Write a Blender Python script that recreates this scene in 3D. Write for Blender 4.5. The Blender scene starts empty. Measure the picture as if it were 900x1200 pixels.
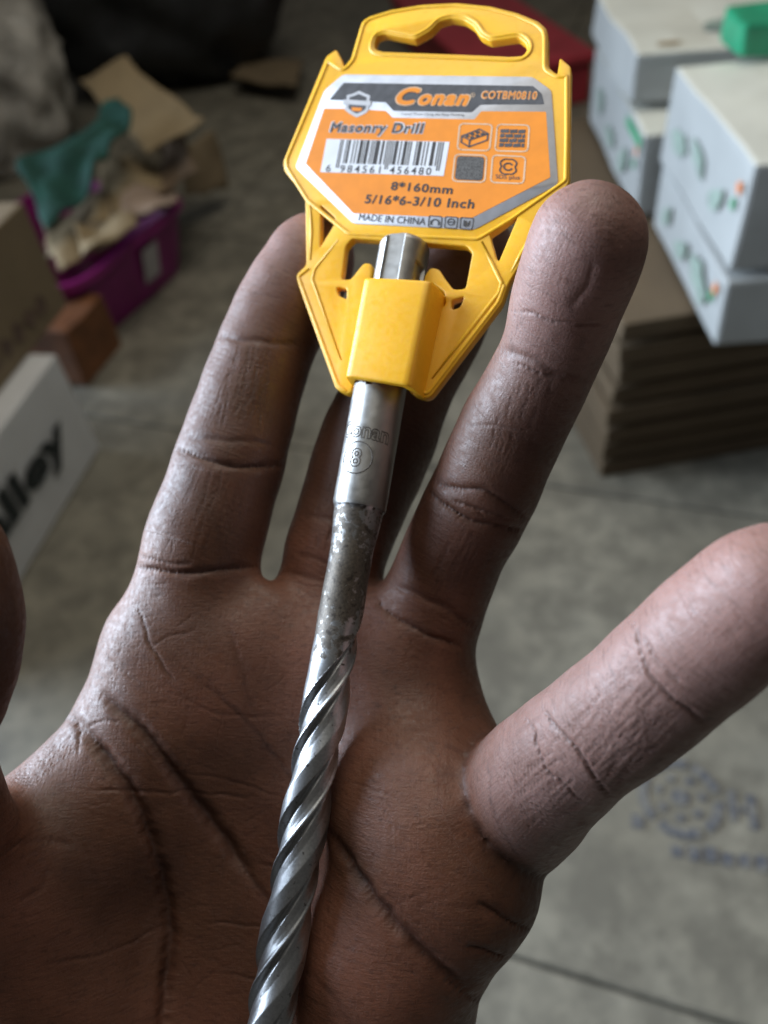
import bpy, bmesh, math, random
import numpy as np
from mathutils import Vector, Matrix, kdtree, noise as mnoise

HAND_LEVELS = 2
random.seed(7); rng = np.random.default_rng(7)
S = bpy.context.scene
COL = S.collection

# ------------------------------------------------------------------ camera
F = 906.0                      # focal length in photo pixels (900 x 1200)
H = 0.95                       # camera height above the floor (m)
up = np.array([-105, 844, 906.0]); up /= np.linalg.norm(up)      # world up seen from the camera
fw = np.array([0, 0, -1.0]); wy = fw - up * fw.dot(up); wy /= np.linalg.norm(wy)
wx = np.cross(wy, up)
R = np.array([wx, wy, up])
CAM = np.array([0, 0, H])
cd = bpy.data.cameras.new('camera'); co = bpy.data.objects.new('camera', cd); COL.objects.link(co)
M = Matrix([[*R[0], 0], [*R[1], 0], [*R[2], H], [0, 0, 0, 1]])
co.matrix_world = M
cd.sensor_fit = 'VERTICAL'; cd.lens = 5.1; cd.sensor_height = 5.1 * 1200 / F
cd.clip_start = 0.01; cd.clip_end = 60
cd.dof.use_dof = True; cd.dof.focus_distance = 0.125; cd.dof.aperture_fstop = 5.1 / 1.9
S.camera = co

# ------------------------------------------------------------------ light
W = bpy.data.worlds.new('World'); S.world = W; W.use_nodes = True
bg = W.node_tree.nodes['Background']; bg.inputs[0].default_value = (1.0, 0.97, 0.92, 1); bg.inputs[1].default_value = 0.055
def area(name, pos, target, sx, sy, power, col):
    l = bpy.data.lights.new(name, 'AREA'); l.shape = 'RECTANGLE'; l.size = sx; l.size_y = sy; l.energy = power; l.color = col
    o = bpy.data.objects.new(name, l); COL.objects.link(o); o.location = pos
    o.rotation_euler = (Vector(target) - Vector(pos)).to_track_quat('-Z', 'Y').to_euler(); return o
door = area('doorway_daylight', (-1.9, 0.90, 1.22), (0.15, 0.1, 0.80), 1.9, 2.0, 68, (0.70, 0.83, 1.0))
door.data.spread = math.radians(90)      # light let in by a deep doorway
area('room_light', (0.2, 1.15, 2.7), (0.35, 0.8, 0.0), 1.7, 1.7, 29, (1.0, 0.95, 0.84))
S.view_settings.view_transform = 'Standard'; S.view_settings.look = 'None'
S.view_settings.exposure = 0.0; S.view_settings.gamma = 1.0; S.view_settings.use_curve_mapping = False
S.render.engine = 'CYCLES'; S.cycles.use_denoising = True; S.cycles.max_bounces = 8

# ------------------------------------------------------------------ helpers
def c2w(p):                    # camera-space millimetres (x right, y up, depth) -> world metres
    p = np.asarray(p, float).reshape(-1, 3)
    q = np.stack([p[:, 0], p[:, 1], -p[:, 2]], 1) * 0.001
    return q @ R.T + CAM
def C(u, v, d):                # photo pixel + depth in mm -> camera-space mm
    return np.array([(u - 450) / F * d, (600 - v) / F * d, d])
def at(u, v, z=0.0):           # photo pixel -> world point at height z
    r = R @ np.array([(u - 450) / F, (600 - v) / F, -1.0]); return CAM + r * (z - H) / r[2]
def zat(u, v, P):              # height above P whose picture row is v
    zs = np.linspace(0, 0.9, 4001); q = np.stack([np.full_like(zs, P[0]), np.full_like(zs, P[1]), zs], 1) - CAM
    c = q @ R; return float(zs[np.argmin(np.abs(600 - F * c[:, 1] / -c[:, 2] - v))])
def mesh(name, V, Fc, mat, parent=None, smooth=False, kind=None):
    me = bpy.data.meshes.new(name); me.from_pydata([tuple(map(float, v)) for v in V], [], [tuple(map(int, f)) for f in Fc]); me.update()
    if mat: me.materials.append(mat)
    o = bpy.data.objects.new(name, me); COL.objects.link(o)
    if smooth: me.shade_smooth()
    if parent: o.parent = parent; o.matrix_parent_inverse = parent.matrix_world.inverted()
    if kind: o['kind'] = kind
    return o
def empty(name, loc):
    o = bpy.data.objects.new(name, None); COL.objects.link(o); o.location = tuple(loc); o.empty_display_size = 0.02
    o.matrix_world = Matrix.Translation(Vector(tuple(loc))); return o
def tag(o, label, cat, group=None):
    o['label'] = label; o['category'] = cat
    if group: o['group'] = group
    return o
def nt(name):
    m = bpy.data.materials.new(name); m.use_nodes = True; t = m.node_tree
    return m, t, t.nodes['Principled BSDF']
def N(t, kind, **kw):
    n = t.nodes.new(kind)
    for k, v in kw.items():
        if k.startswith('i_'):
            key = k[2:]; key = int(key) if key.isdigit() else key.replace('_', ' ')
            n.inputs[key].default_value = v
        else: setattr(n, k, v)
    return n
def ramp(t, src, stops):
    r = t.nodes.new('ShaderNodeValToRGB'); e = r.color_ramp.elements
    while len(e) < len(stops): e.new(0.5)
    for k, (p, c) in enumerate(stops):
        e[k].position = p; e[k].color = (*c, 1) if len(c) == 3 else c
    t.links.new(src, r.inputs[0]); return r.outputs[0]
def mixc(t, fac, a, b, mode='MIX'):
    m = t.nodes.new('ShaderNodeMix'); m.data_type = 'RGBA'; m.blend_type = mode
    for s, x in ((0, fac), (6, a), (7, b)):
        if isinstance(x, (int, float)): m.inputs[s].default_value = x
        elif isinstance(x, tuple): m.inputs[s].default_value = (*x, 1)
        else: t.links.new(x, m.inputs[s])
    return m.outputs[2]
def simple(name, col, rough=0.6, var=0.15, scale=20, bump=0.0, bscale=200, bdist=0.0005, **kw):
    m, t, b = nt(name)
    tc = N(t, 'ShaderNodeTexCoord'); n1 = N(t, 'ShaderNodeTexNoise', i_Scale=scale, i_Detail=5)
    t.links.new(tc.outputs['Object'], n1.inputs['Vector'])
    lo = tuple(c * (1 - var) for c in col); hi = tuple(min(1, c * (1 + var)) for c in col)
    t.links.new(ramp(t, n1.outputs[0], [(0.3, lo), (0.7, hi)]), b.inputs['Base Color'])
    b.inputs['Roughness'].default_value = rough
    if bump:
        n2 = N(t, 'ShaderNodeTexNoise', i_Scale=bscale, i_Detail=3); t.links.new(tc.outputs['Object'], n2.inputs['Vector'])
        bp = N(t, 'ShaderNodeBump', i_Strength=bump, i_Distance=bdist); t.links.new(n2.outputs[0], bp.inputs['Height'])
        t.links.new(bp.outputs[0], b.inputs['Normal'])
    for k, v in kw.items(): b.inputs[k.replace('_', ' ')].default_value = v
    return m

# ================================================================== FLOOR
def floor_mat():
    m, t, b = nt('worn_tile')
    tc = N(t, 'ShaderNodeTexCoord')
    geo = N(t, 'ShaderNodeNewGeometry')
    n1 = N(t, 'ShaderNodeTexNoise', i_Scale=5, i_Detail=7, i_Roughness=0.6); n2 = N(t, 'ShaderNodeTexNoise', i_Scale=30, i_Detail=6)
    n3 = N(t, 'ShaderNodeTexNoise', i_Scale=2.1, i_Detail=4)
    for n in (n1, n2, n3): t.links.new(geo.outputs['Position'], n.inputs['Vector'])
    c = ramp(t, n1.outputs[0], [(0.30, (0.185, 0.168, 0.128)), (0.55, (0.245, 0.225, 0.175)), (0.75, (0.295, 0.275, 0.218))])
    c = mixc(t, ramp(t, n2.outputs[0], [(0.35, (0.55,) * 3), (0.6, (0, 0, 0))]), c, (0.135, 0.125, 0.098))
    c = mixc(t, ramp(t, n3.outputs[0], [(0.52, (0, 0, 0)), (0.68, (0.6,) * 3)]), c, (0.15, 0.145, 0.12))
    n4 = N(t, 'ShaderNodeTexNoise', i_Scale=13, i_Detail=8, i_Roughness=0.7); t.links.new(geo.outputs['Position'], n4.inputs['Vector'])
    c = mixc(t, ramp(t, n4.outputs[0], [(0.42, (0.75,) * 3), (0.56, (0, 0, 0))]), c, (0.115, 0.105, 0.082))
    t.links.new(c, b.inputs['Base Color']); b.inputs['Roughness'].default_value = 0.62
    bp = N(t, 'ShaderNodeBump', i_Strength=0.3, i_Distance=0.002); t.links.new(n2.outputs[0], bp.inputs['Height']); t.links.new(bp.outputs[0], b.inputs['Normal'])
    return m
M_floor = floor_mat(); M_grout = simple('grout', (0.17, 0.165, 0.14), 0.9, 0.3, 15)
fl = mesh('floor', [(-7, -3, -0.012), (7, -3, -0.012), (7, 9, -0.012), (-7, 9, -0.012)], [(0, 1, 2, 3)], M_grout, kind='structure')
fl['kind'] = 'structure'
ga, gb = at(600, 1120)[:2], at(760, 1170)[:2]
gx = (gb - ga) / np.linalg.norm(gb - ga); gy = np.array([-gx[1], gx[0]])
TS = 0.72
def rounded_tile():
    h = TS / 2 - 0.002; b_ = 0.003; V = []; Fc = []
    for z, k in ((-0.012, h), (-0.003, h), (0.0, h - b_)):
        V += [(-k, -k, z), (k, -k, z), (k, k, z), (-k, k, z)]
    for l in (0, 4):
        for q in range(4): Fc.append((l + q, l + (q + 1) % 4, l + 4 + (q + 1) % 4, l + 4 + q))
    Fc.append((8, 9, 10, 11)); return V, Fc
tv, tf = rounded_tile(); tile_me = None
orig = ga + gx * 0.36
for i in range(-5, 7):
    for j in range(-2, 11):
        c = orig + gx * TS * (i + 0.5) + gy * TS * (j + 0.5)
        if abs(c[0]) > 4.0 or c[1] > 6.5: continue
        if tile_me is None:
            o = mesh('tile', tv, tf, M_floor, fl); tile_me = o.data
        else:
            o = bpy.data.objects.new('tile', tile_me); COL.objects.link(o); o.parent = fl
        o.location = (c[0], c[1], random.uniform(-0.0008, 0.0008)); o.rotation_euler = (0, 0, math.atan2(gx[1], gx[0]))

# ================================================================== THINGS ON THE FLOOR BEHIND THE HAND
def kraft(name, col):
    m, t, b = nt(name); tc = N(t, 'ShaderNodeTexCoord').outputs['Object']
    n1 = N(t, 'ShaderNodeTexNoise', i_Scale=9, i_Detail=6); n2 = N(t, 'ShaderNodeTexNoise', i_Scale=120, i_Detail=4)
    for n in (n1, n2): t.links.new(tc, n.inputs['Vector'])
    c = ramp(t, n1.outputs[0], [(0.3, tuple(x * 0.78 for x in col)), (0.7, col)]); c = mixc(t, 0.25, c, ramp(t, n2.outputs[0], [(0.3, tuple(x * 0.6 for x in col)), (0.7, col)]))
    t.links.new(c, b.inputs['Base Color']); b.inputs['Roughness'].default_value = 0.8
    bp = N(t, 'ShaderNodeBump', i_Strength=0.4, i_Distance=0.002); t.links.new(n1.outputs[0], bp.inputs['Height']); t.links.new(bp.outputs[0], b.inputs['Normal']); return m
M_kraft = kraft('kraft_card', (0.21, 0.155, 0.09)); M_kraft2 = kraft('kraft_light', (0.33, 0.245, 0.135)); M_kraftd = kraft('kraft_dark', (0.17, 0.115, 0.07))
M_pile = kraft('pile_card', (0.115, 0.078, 0.042)); M_wbox = simple('white_carton', (0.34, 0.35, 0.34), 0.55, 0.07, 14, 0.2, 40, 0.002); M_wtop = simple('lit_carton_top', (0.60, 0.59, 0.51), 0.6, 0.08, 12, 0.3, 30, 0.003)  # box tops paler than sides: the overhead light put into their colour
M_green = simple('green_print', (0.05, 0.27, 0.13), 0.6, 0.2, 60); M_lgreen = simple('faded_green_print', (0.235, 0.30, 0.255), 0.6, 0.25, 40); M_orp = simple('orange_dot_print', (0.62, 0.20, 0.06), 0.6, 0.1, 60)
M_gpack = simple('green_packet', (0.02, 0.26, 0.13), 0.4, 0.15, 30); M_crim = simple('crimson_plastic', (0.42, 0.040, 0.058), 0.45, 0.2, 10)
M_purple = simple('purple_plastic', (0.21, 0.010, 0.13), 0.4, 0.15, 20); M_gcloth = simple('green_cloth', (0.010, 0.062, 0.046), 0.85, 0.3, 25, 0.4, 60, 0.004)
M_sack = simple('black_sack', (0.020, 0.021, 0.022), 0.5, 0.5, 8, 0.4, 25, 0.01); M_film = simple('crumpled_film', (0.42, 0.40, 0.36), 0.35, 0.35, 12, 0.7, 30, 0.01)
M_paper = simple('paper_scrap', (0.60, 0.60, 0.62), 0.7, 0.1, 30); M_ink = simple('black_ink', (0.012, 0.018, 0.020), 0.6, 0.2, 60); M_brink = simple('brown_ink', (0.11, 0.07, 0.05), 0.7, 0.3, 40)
M_opk = simple('orange_card', (0.15, 0.055, 0.018), 0.6, 0.3, 25); M_greyp = simple('grey_label_print', (0.42, 0.40, 0.40), 0.5, 0.1, 40)
nrm = lambda v: np.array(v, float) / np.linalg.norm(v)
def box8(name, o, ex, ey, z0, z1, mat, parent=None, bev=0.004, jit=0.0, top=None):
    """closed carton: corner o, horizontal edge vectors ex, ey"""
    o2 = np.array(o[:2]); V = []
    for z in (z0, z1):
        for a, b in ((0, 0), (1, 0), (1, 1), (0, 1)):
            p = o2 + np.array(ex[:2]) * a + np.array(ey[:2]) * b + rng.normal(0, jit, 2); V.append((p[0], p[1], z + rng.normal(0, jit)))
    Fc = [(0, 3, 2, 1), (4, 5, 6, 7), (0, 1, 5, 4), (1, 2, 6, 5), (2, 3, 7, 6), (3, 0, 4, 7)]
    ob = mesh(name, V, Fc, mat, parent); bm = bmesh.new(); bm.from_mesh(ob.data); bmesh.ops.recalc_face_normals(bm, faces=bm.faces)
    if bev: bmesh.ops.bevel(bm, geom=list(bm.edges), offset=bev, segments=2, affect='EDGES', profile=0.6)
    if jit:                     # handled cartons: dented faces, soft corners
        bmesh.ops.subdivide_edges(bm, edges=[e for e in bm.edges if e.calc_length() > 0.05], cuts=6, use_grid_fill=True)
        for v in bm.verts:
            n_ = mnoise.noise_vector(Vector(v.co) * 9.0); v.co += Vector(n_) * jit * 1.6
    bm.to_mesh(ob.data); bm.free(); ob.data.update()
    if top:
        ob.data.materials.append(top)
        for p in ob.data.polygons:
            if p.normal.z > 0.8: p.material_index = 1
    return ob
def quad(name, o, ex, ey, mat, parent, lift_=0.0015, n_=None):
    o, ex, ey = [np.array(x, float) for x in (o, ex, ey)]; n_ = nrm(np.cross(ex, ey)) if n_ is None else n_; o = o + n_ * lift_
    return mesh(name, [o, o + ex, o + ex + ey, o + ey], [(0, 1, 2, 3)], mat, parent)
def blot(name, c, ax, ay, mat, parent, k=14, seed=0, lift_=0.0035):    # an uneven printed patch
    r_ = np.random.default_rng(seed); c, ax, ay = [np.array(x, float) for x in (c, ax, ay)]; n_ = nrm(np.cross(ax, ay)); V = []
    for i in range(k):
        a = 2 * math.pi * i / k; s = r_.uniform(0.7, 1.15); V.append(c + n_ * lift_ + ax * math.cos(a) * s + ay * math.sin(a) * s)
    return mesh(name, V, [tuple(range(k))], mat, parent)
Z3 = np.array([0, 0, 1.0])
# ---- pile of flattened cartons at the right
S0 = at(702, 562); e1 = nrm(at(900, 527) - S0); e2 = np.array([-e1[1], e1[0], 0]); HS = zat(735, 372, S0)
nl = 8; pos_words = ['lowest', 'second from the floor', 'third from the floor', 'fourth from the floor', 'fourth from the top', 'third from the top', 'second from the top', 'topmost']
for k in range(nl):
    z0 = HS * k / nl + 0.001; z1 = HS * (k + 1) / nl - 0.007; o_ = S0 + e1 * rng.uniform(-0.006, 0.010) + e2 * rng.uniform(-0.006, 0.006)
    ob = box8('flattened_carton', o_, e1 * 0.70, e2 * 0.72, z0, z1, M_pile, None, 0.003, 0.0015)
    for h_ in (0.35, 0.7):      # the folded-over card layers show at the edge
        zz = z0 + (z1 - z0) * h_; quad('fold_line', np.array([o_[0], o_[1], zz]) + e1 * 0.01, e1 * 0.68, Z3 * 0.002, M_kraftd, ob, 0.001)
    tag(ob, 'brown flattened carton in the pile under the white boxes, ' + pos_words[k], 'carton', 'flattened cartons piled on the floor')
# ---- white boxes on the pile
K = at(833, 405, HS); zt = zat(889, 196, K); zs = zat(846, 328, K)
el = at(796, 75, zt) - np.array([K[0], K[1], zt]); el[2] = 0; Ll = np.linalg.norm(el); el /= Ll
er = np.array([-el[1], el[0], 0]); er = er if er[0] > 0 else -er
def white_box(o, lx, ly, z0, z1, label, seed, top=M_wtop, jit=0.002):
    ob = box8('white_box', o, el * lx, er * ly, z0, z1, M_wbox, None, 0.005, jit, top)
    r_ = np.random.default_rng(seed); o = np.array([o[0], o[1], 0]); hh = z1 - z0
    for i in range(3):          # faded green print on the long side
        s = (0.25 + 0.26 * i) * lx; blot('side_print', o + el * s + Z3 * (z0 + hh * r_.uniform(0.35, 0.65)) - er * 0.002, -el * lx * r_.uniform(0.06, 0.13) + Z3 * hh * r_.uniform(-0.15, 0.15), Z3 * hh * r_.uniform(0.10, 0.24), M_lgreen, ob, 12, seed + i)
    blot('orange_dot', o + el * 0.02 + Z3 * (z1 - hh * 0.25) - er * 0.002, -el * 0.008, Z3 * 0.009, M_orp, ob, 10, seed); blot('green_dot', o + el * 0.028 + Z3 * (z1 - hh * 0.42) - er * 0.002, -el * 0.008, Z3 * 0.009, M_green, ob, 10, seed + 1)
    blot('top_print', o + el * lx * 0.45 + er * ly * 0.5 + Z3 * z1, el * lx * 0.16, -er * ly * 0.12, M_lgreen, ob, 14, seed + 5, 0.006)
    blot('top_dot', o + el * lx * 0.12 + er * ly * 0.2 + Z3 * z1, el * 0.012, -er * 0.012, M_orp, ob, 10, seed + 6, 0.003)
    tag(ob, label, 'box', 'white boxes stacked at the right'); return ob
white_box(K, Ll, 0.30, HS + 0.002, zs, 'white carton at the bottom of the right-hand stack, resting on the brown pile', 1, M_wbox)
wb = white_box(K + el * 0.004, Ll, 0.30, zs + 0.003, zt, 'white carton with brightly lit top, directly above the lowest white box', 2)
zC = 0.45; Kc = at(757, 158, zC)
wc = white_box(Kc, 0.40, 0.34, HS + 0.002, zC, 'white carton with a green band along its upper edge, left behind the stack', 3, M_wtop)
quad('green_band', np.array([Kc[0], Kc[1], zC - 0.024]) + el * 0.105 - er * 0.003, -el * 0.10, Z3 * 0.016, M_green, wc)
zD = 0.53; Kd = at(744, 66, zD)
wd = box8('white_box', Kd, el * 0.34, er * 0.46, zC + 0.012, zD, M_wbox, None, 0.005, 0.006, M_wtop); tag(wd, 'large white carton with brightly lit lid at the top right corner', 'box', 'white boxes stacked at the right')
k_ = np.array([Kd[0], Kd[1], zD]); blot('top_print', k_ + er * 0.17 + el * 0.10, el * 0.03, -er * 0.05, M_lgreen, wd, 12, 77, 0.003); blot('top_dot', k_ + er * 0.06 + el * 0.035, el * 0.012, -er * 0.02, M_kraft2, wd, 10, 78, 0.003)
gp0 = at(852, 34, zt + 0.05); gp = box8('green_packet', at(868, 72, zt + 0.004), er * 0.16, el * 0.10, zt + 0.004, zt + 0.05, M_gpack, None, 0.006, 0.004)
quad('white_print', np.array([*at(868, 72, zt)[:2], zt + 0.012]) + er * 0.05, er * 0.05, Z3 * 0.025, M_paper, gp, 0.004); tag(gp, 'bright green packet on top of the white boxes', 'packet')
# ---- crimson crate behind the holder
c0 = at(690, 120); rb = empty('crimson_crate', c0); zc = zat(694, 60, c0); cx1 = np.array([-0.985, -0.17, 0]); cy1 = np.array([-0.17, 0.985, 0])
box8('body', c0, cx1 * 0.36, cy1 * 1.0, 0.0, zc - 0.03, M_crim, rb, 0.012); box8('lid', c0 - cx1 * 0.012 - cy1 * 0.012, cx1 * 0.384, cy1 * 1.024, zc - 0.029, zc, M_crim, rb, 0.010)
for s in (0.25, 0.5, 0.75): box8('side_rib', c0 + cx1 * 0.36 * s - cy1 * 0.008, cx1 * 0.02, cy1 * 0.0078, 0.02, zc - 0.035, M_crim, rb, 0.002)
tag(rb, 'crimson plastic crate on the floor behind the yellow holder', 'crate')
# ---- carton at the left, white printed side
L0 = at(118, 525); HL0 = zat(63, 415, L0); f1 = nrm(at(25, 680) - L0); f2 = np.array([f1[1], -f1[0], 0]); f2 = f2 if f2[0] < 0 else -f2
lc = box8('white_carton', L0, f1 * 0.52, f2 * 0.50, 0.001, HL0, simple('white_board', (0.62, 0.625, 0.63), 0.55, 0.05, 14), None, 0.004, 0.0)
T0 = at(80, 357, HL0 + 0.002); HT0 = zat(25, 236, T0)
tn = box8('tan_carton', T0, f1 * 0.62, f2 * 0.50, HL0 + 0.002, HT0, M_kraft, None, 0.005, 0.0)
def wall_text(name, body, org, ex, ey, mat, parent, n_, bold=0.02, lift_=0.005):
    V, Fc = text_mesh(body, bold, 0, 0, 1.0); mn, mx = V.min(0), V.max(0); V = (V - mn) / np.maximum(mx - mn, 1e-6)
    return mesh(name, [org + n_ * lift_ + ex * a + ey * b for a, b, _ in V], Fc, mat, parent)
def text_mesh(body, bold=0.0, outline=0.0, shear=0.0, space=1.0):
    cu = bpy.data.curves.new('t', 'FONT'); cu.body = body; cu.size = 1.0; cu.offset = bold; cu.shear = shear; cu.space_character = space; cu.resolution_u = 4
    if outline: cu.fill_mode = 'NONE'; cu.bevel_depth = outline; cu.bevel_resolution = 1
    o = bpy.data.objects.new('t', cu); COL.objects.link(o)
    g = bpy.context.evaluated_depsgraph_get(); m = bpy.data.meshes.new_from_object(o.evaluated_get(g)); bpy.data.objects.remove(o); bpy.data.curves.remove(cu)
    V = np.array([v.co for v in m.vertices]); Fc = [tuple(p.vertices) for p in m.polygons]; bpy.data.meshes.remove(m)
    return V, Fc
wall_text('black_lettering', 'alley', L0 + f1 * 0.345 + Z3 * HL0 * 0.30, -f1 * 0.275, Z3 * HL0 * 0.40, M_ink, lc, -f2, 0.04)
for k in range(11): blot('brown_lettering', T0 + f1 * (0.075 + 0.040 * k) + Z3 * 0.045, -f1 * 0.017, Z3 * 0.018, M_brink, tn, 9, 40 + k, 0.002)
tag(lc, 'white carton with black lettering on its side, at the left edge', 'carton')
tag(tn, 'tan carton with brown lettering stacked on the white lettered carton', 'carton')
# ---- soft things
def sheet(name, q, mat, parent=None, amp=0.01, freq=9, n=18, th=0.003, seed=0):
    A, B, C_, D_ = [np.array(x, float) for x in q]; V = []; Fc = []
    for i in range(n + 1):
        for j in range(n + 1):
            s, t = i / n, j / n; p = (A * (1 - s) + B * s) * (1 - t) + (D_ * (1 - s) + C_ * s) * t
            o_ = mnoise.noise_vector(Vector(p * freq) + Vector((seed * 7.1, 0, 0))); V.append(p + np.array(o_) * amp + Z3 * amp * 0.8 * mnoise.noise(Vector(p * freq * 2.3)))
    for i in range(n):
        for j in range(n): Fc.append((i * (n + 1) + j, (i + 1) * (n + 1) + j, (i + 1) * (n + 1) + j + 1, i * (n + 1) + j + 1))
    ob = mesh(name, V, Fc, mat, parent, True); bm = bmesh.new(); bm.from_mesh(ob.data); bmesh.ops.solidify(bm, geom=list(bm.faces), thickness=th); bm.to_mesh(ob.data); bm.free(); return ob
def sack(name, c, rad, mat, seed=0, ridge=0.25, sub=5, freq=2.2):
    bm = bmesh.new(); bmesh.ops.create_icosphere(bm, subdivisions=sub, radius=1.0)
    for v in bm.verts:
        p = Vector(v.co); d_ = 1 + 0.22 * mnoise.noise(p * 1.1 + Vector((seed, 0, 0))) + ridge * (0.5 - abs(mnoise.noise(p * freq + Vector((0, seed * 3.3, 0))))) * 0.8 + 0.06 * mnoise.noise(p * 6)
        v.co = Vector((p.x * rad[0], p.y * rad[1], p.z * rad[2])) * d_; v.co.z = max(v.co.z + rad[2] * 0.8, 0.0)
    ob = mesh(name, [], [], mat); bm.to_mesh(ob.data); bm.free(); ob.data.materials.append(mat) if not ob.data.materials else None; ob.location = tuple(c); ob.data.shade_smooth(); return ob
bc = at(185, 128); tag(sack('black_sack', (bc[0] + 0.02, bc[1] + 0.42, 0.0), (0.42, 0.40, 0.42), M_sack, 3), 'large slumped black sack at the back, upper left', 'sack')
pc = at(20, 190); tag(sack('plastic_bundle', (pc[0] - 0.10, pc[1] + 0.10, 0.0), (0.28, 0.26, 0.36), M_film, 8, 0.5, 5, 3.0), 'crumpled grey plastic film bundle in the upper left corner', 'plastic bundle')
# basin with scraps
zr = 0.17; RA = at(80, 343, zr); RB = at(227, 226, zr); rx = RB - RA; rl = np.linalg.norm(rx); rx /= rl; ry = np.array([-rx[1], rx[0], 0]); RW = 0.42
def basin():
    cen = (RA + RB) / 2 + ry * RW / 2; V = []; Fc = []; n = 40
    def loop(f, z, inn):
        for i in range(n):
            a = 2 * math.pi * i / n; ca, sa = math.cos(a), math.sin(a); e = 0.30
            V.append(cen[:2].tolist() + [z]); p = np.sign(ca) * abs(ca) ** e * (rl / 2 * f - inn) * rx + np.sign(sa) * abs(sa) ** e * (RW / 2 * f - inn) * ry; V[-1] = (cen[0] + p[0], cen[1] + p[1], z)
    for f, z, inn in ((0.80, 0.002, 0), (0.83, 0.02, 0), (0.95, zr - 0.02, 0), (1.0, zr - 0.018, 0), (1.0, zr, 0), (0.955, zr, 0), (0.83, 0.025, 0.004), (0.80, 0.014, 0.004)): loop(f, z, inn)
    for l in range(7):
        for i in range(n): Fc.append((l * n + i, l * n + (i + 1) % n, (l + 1) * n + (i + 1) % n, (l + 1) * n + i))
    Fc += [tuple(range(n))[::-1], tuple(range(7 * n, 8 * n))]
    t_ = empty('purple_basin', (cen[0], cen[1], 0)); ob = mesh('tub', V, Fc, M_purple, t_, True); ob.data.set_sharp_from_angle(angle=math.radians(40))
    m0 = RA + rx * rl * 0.52; quad('pale_sticker', np.array([m0[0], m0[1], 0.05]) + ry * 0.028 , rx * 0.055, Z3 * 0.085 - ry * 0.020, M_greyp, t_, 0.004)
    tag(t_, 'purple plastic basin full of cardboard scraps, left of the index finger', 'basin'); return cen
bcen = basin()
M_paper2 = simple('tan_paper', (0.34, 0.25, 0.19), 0.8, 0.2, 20)
def put(u, v, z): return at(u, v, z)
SC = [([(95, 300), (165, 268), (150, 238), (88, 262)], 0.20, M_kraft2, 'pale folded cardboard scrap on top of the heap in the basin'), ([(150, 268), (212, 232), (200, 200), (150, 228)], 0.195, M_paper2, 'pinkish paper scrap by the front rim of the basin'),
      ([(70, 318), (205, 232), (175, 205), (60, 275)], 0.165, M_kraft2, 'pale crumpled cardboard scrap lying at the front of the purple basin'),
      ([(110, 262), (200, 215), (185, 165), (120, 195)], 0.20, M_kraft2, 'curled tan cardboard scrap in the middle of the purple basin'),
      ([(60, 300), (150, 262), (120, 225), (48, 262)], 0.185, M_kraft, 'dull brown cardboard scrap under the green cloth'),
      ([(185, 228), (232, 205), (215, 150), (170, 185)], 0.215, M_kraftd, 'dark brown cardboard scrap at the right rim of the basin')]
for k, (q, z, m_, lb) in enumerate(SC): tag(sheet('cardboard_scrap', [put(u, v, z + 0.02 * math.sin(i * 2.1 + k)) for i, (u, v) in enumerate(q)], m_, None, 0.03, 7, 16, 0.004, k), lb, 'cardboard', 'cardboard scraps in the basin')
tag(sheet('cardboard_flap', [put(92, 92, 0.33), put(150, 72, 0.36), put(246, 140, 0.30), put(180, 184, 0.25)], M_kraft2, None, 0.02, 5, 16, 0.006, 9), 'big bent cardboard flap sticking up in front of the black sack', 'cardboard')
tag(sheet('torn_carton_piece', [put(200, 178, 0.18), put(246, 150, 0.20), put(268, 222, 0.04), put(215, 232, 0.10)], M_kraft, None, 0.02, 8, 12, 0.005, 12), 'torn brown carton piece hanging over the right end of the basin', 'cardboard')
tag(sheet('green_cloth', [put(36, 200, 0.27), put(140, 106, 0.36), put(156, 165, 0.31), put(48, 266, 0.24)], M_gcloth, None, 0.035, 8, 26, 0.006, 5), 'dark green cloth thrown over the cardboard at the left', 'cloth')
tag(box8('orange_carton', at(104, 452), nrm([0.35, 0.93, 0]) * 0.15, nrm([-0.93, 0.35, 0]) * 0.14, 0.001, 0.13, M_opk, None, 0.004, 0.004), 'small orange brown carton between the large carton and the basin', 'carton')
tag(sheet('paper_scrap', [put(272, 58, 0.02), put(300, 24, 0.05), put(318, 46, 0.03), put(298, 62, 0.01)], M_paper, None, 0.03, 6, 10, 0.002, 2), 'crumpled white paper scrap on the floor near the top', 'paper')
tag(sheet('cardboard_sheet', [put(268, 96, 0.05), put(285, 70, 0.04), put(352, 74, 0.04), put(348, 102, 0.06)], M_kraft, None, 0.02, 4, 10, 0.012, 3), 'flat tan cardboard sheet on the floor below the white paper', 'cardboard')
oc = at(258, 25); tag(sack('orange_bottle_cap', (oc[0], oc[1], 0), (0.05, 0.05, 0.07), simple('orange_red_plastic', (0.45, 0.06, 0.015), 0.4, 0.2, 20), 2, 0.1, 3), 'small orange red object at the back beside the black sack', 'plastic piece')
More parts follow.
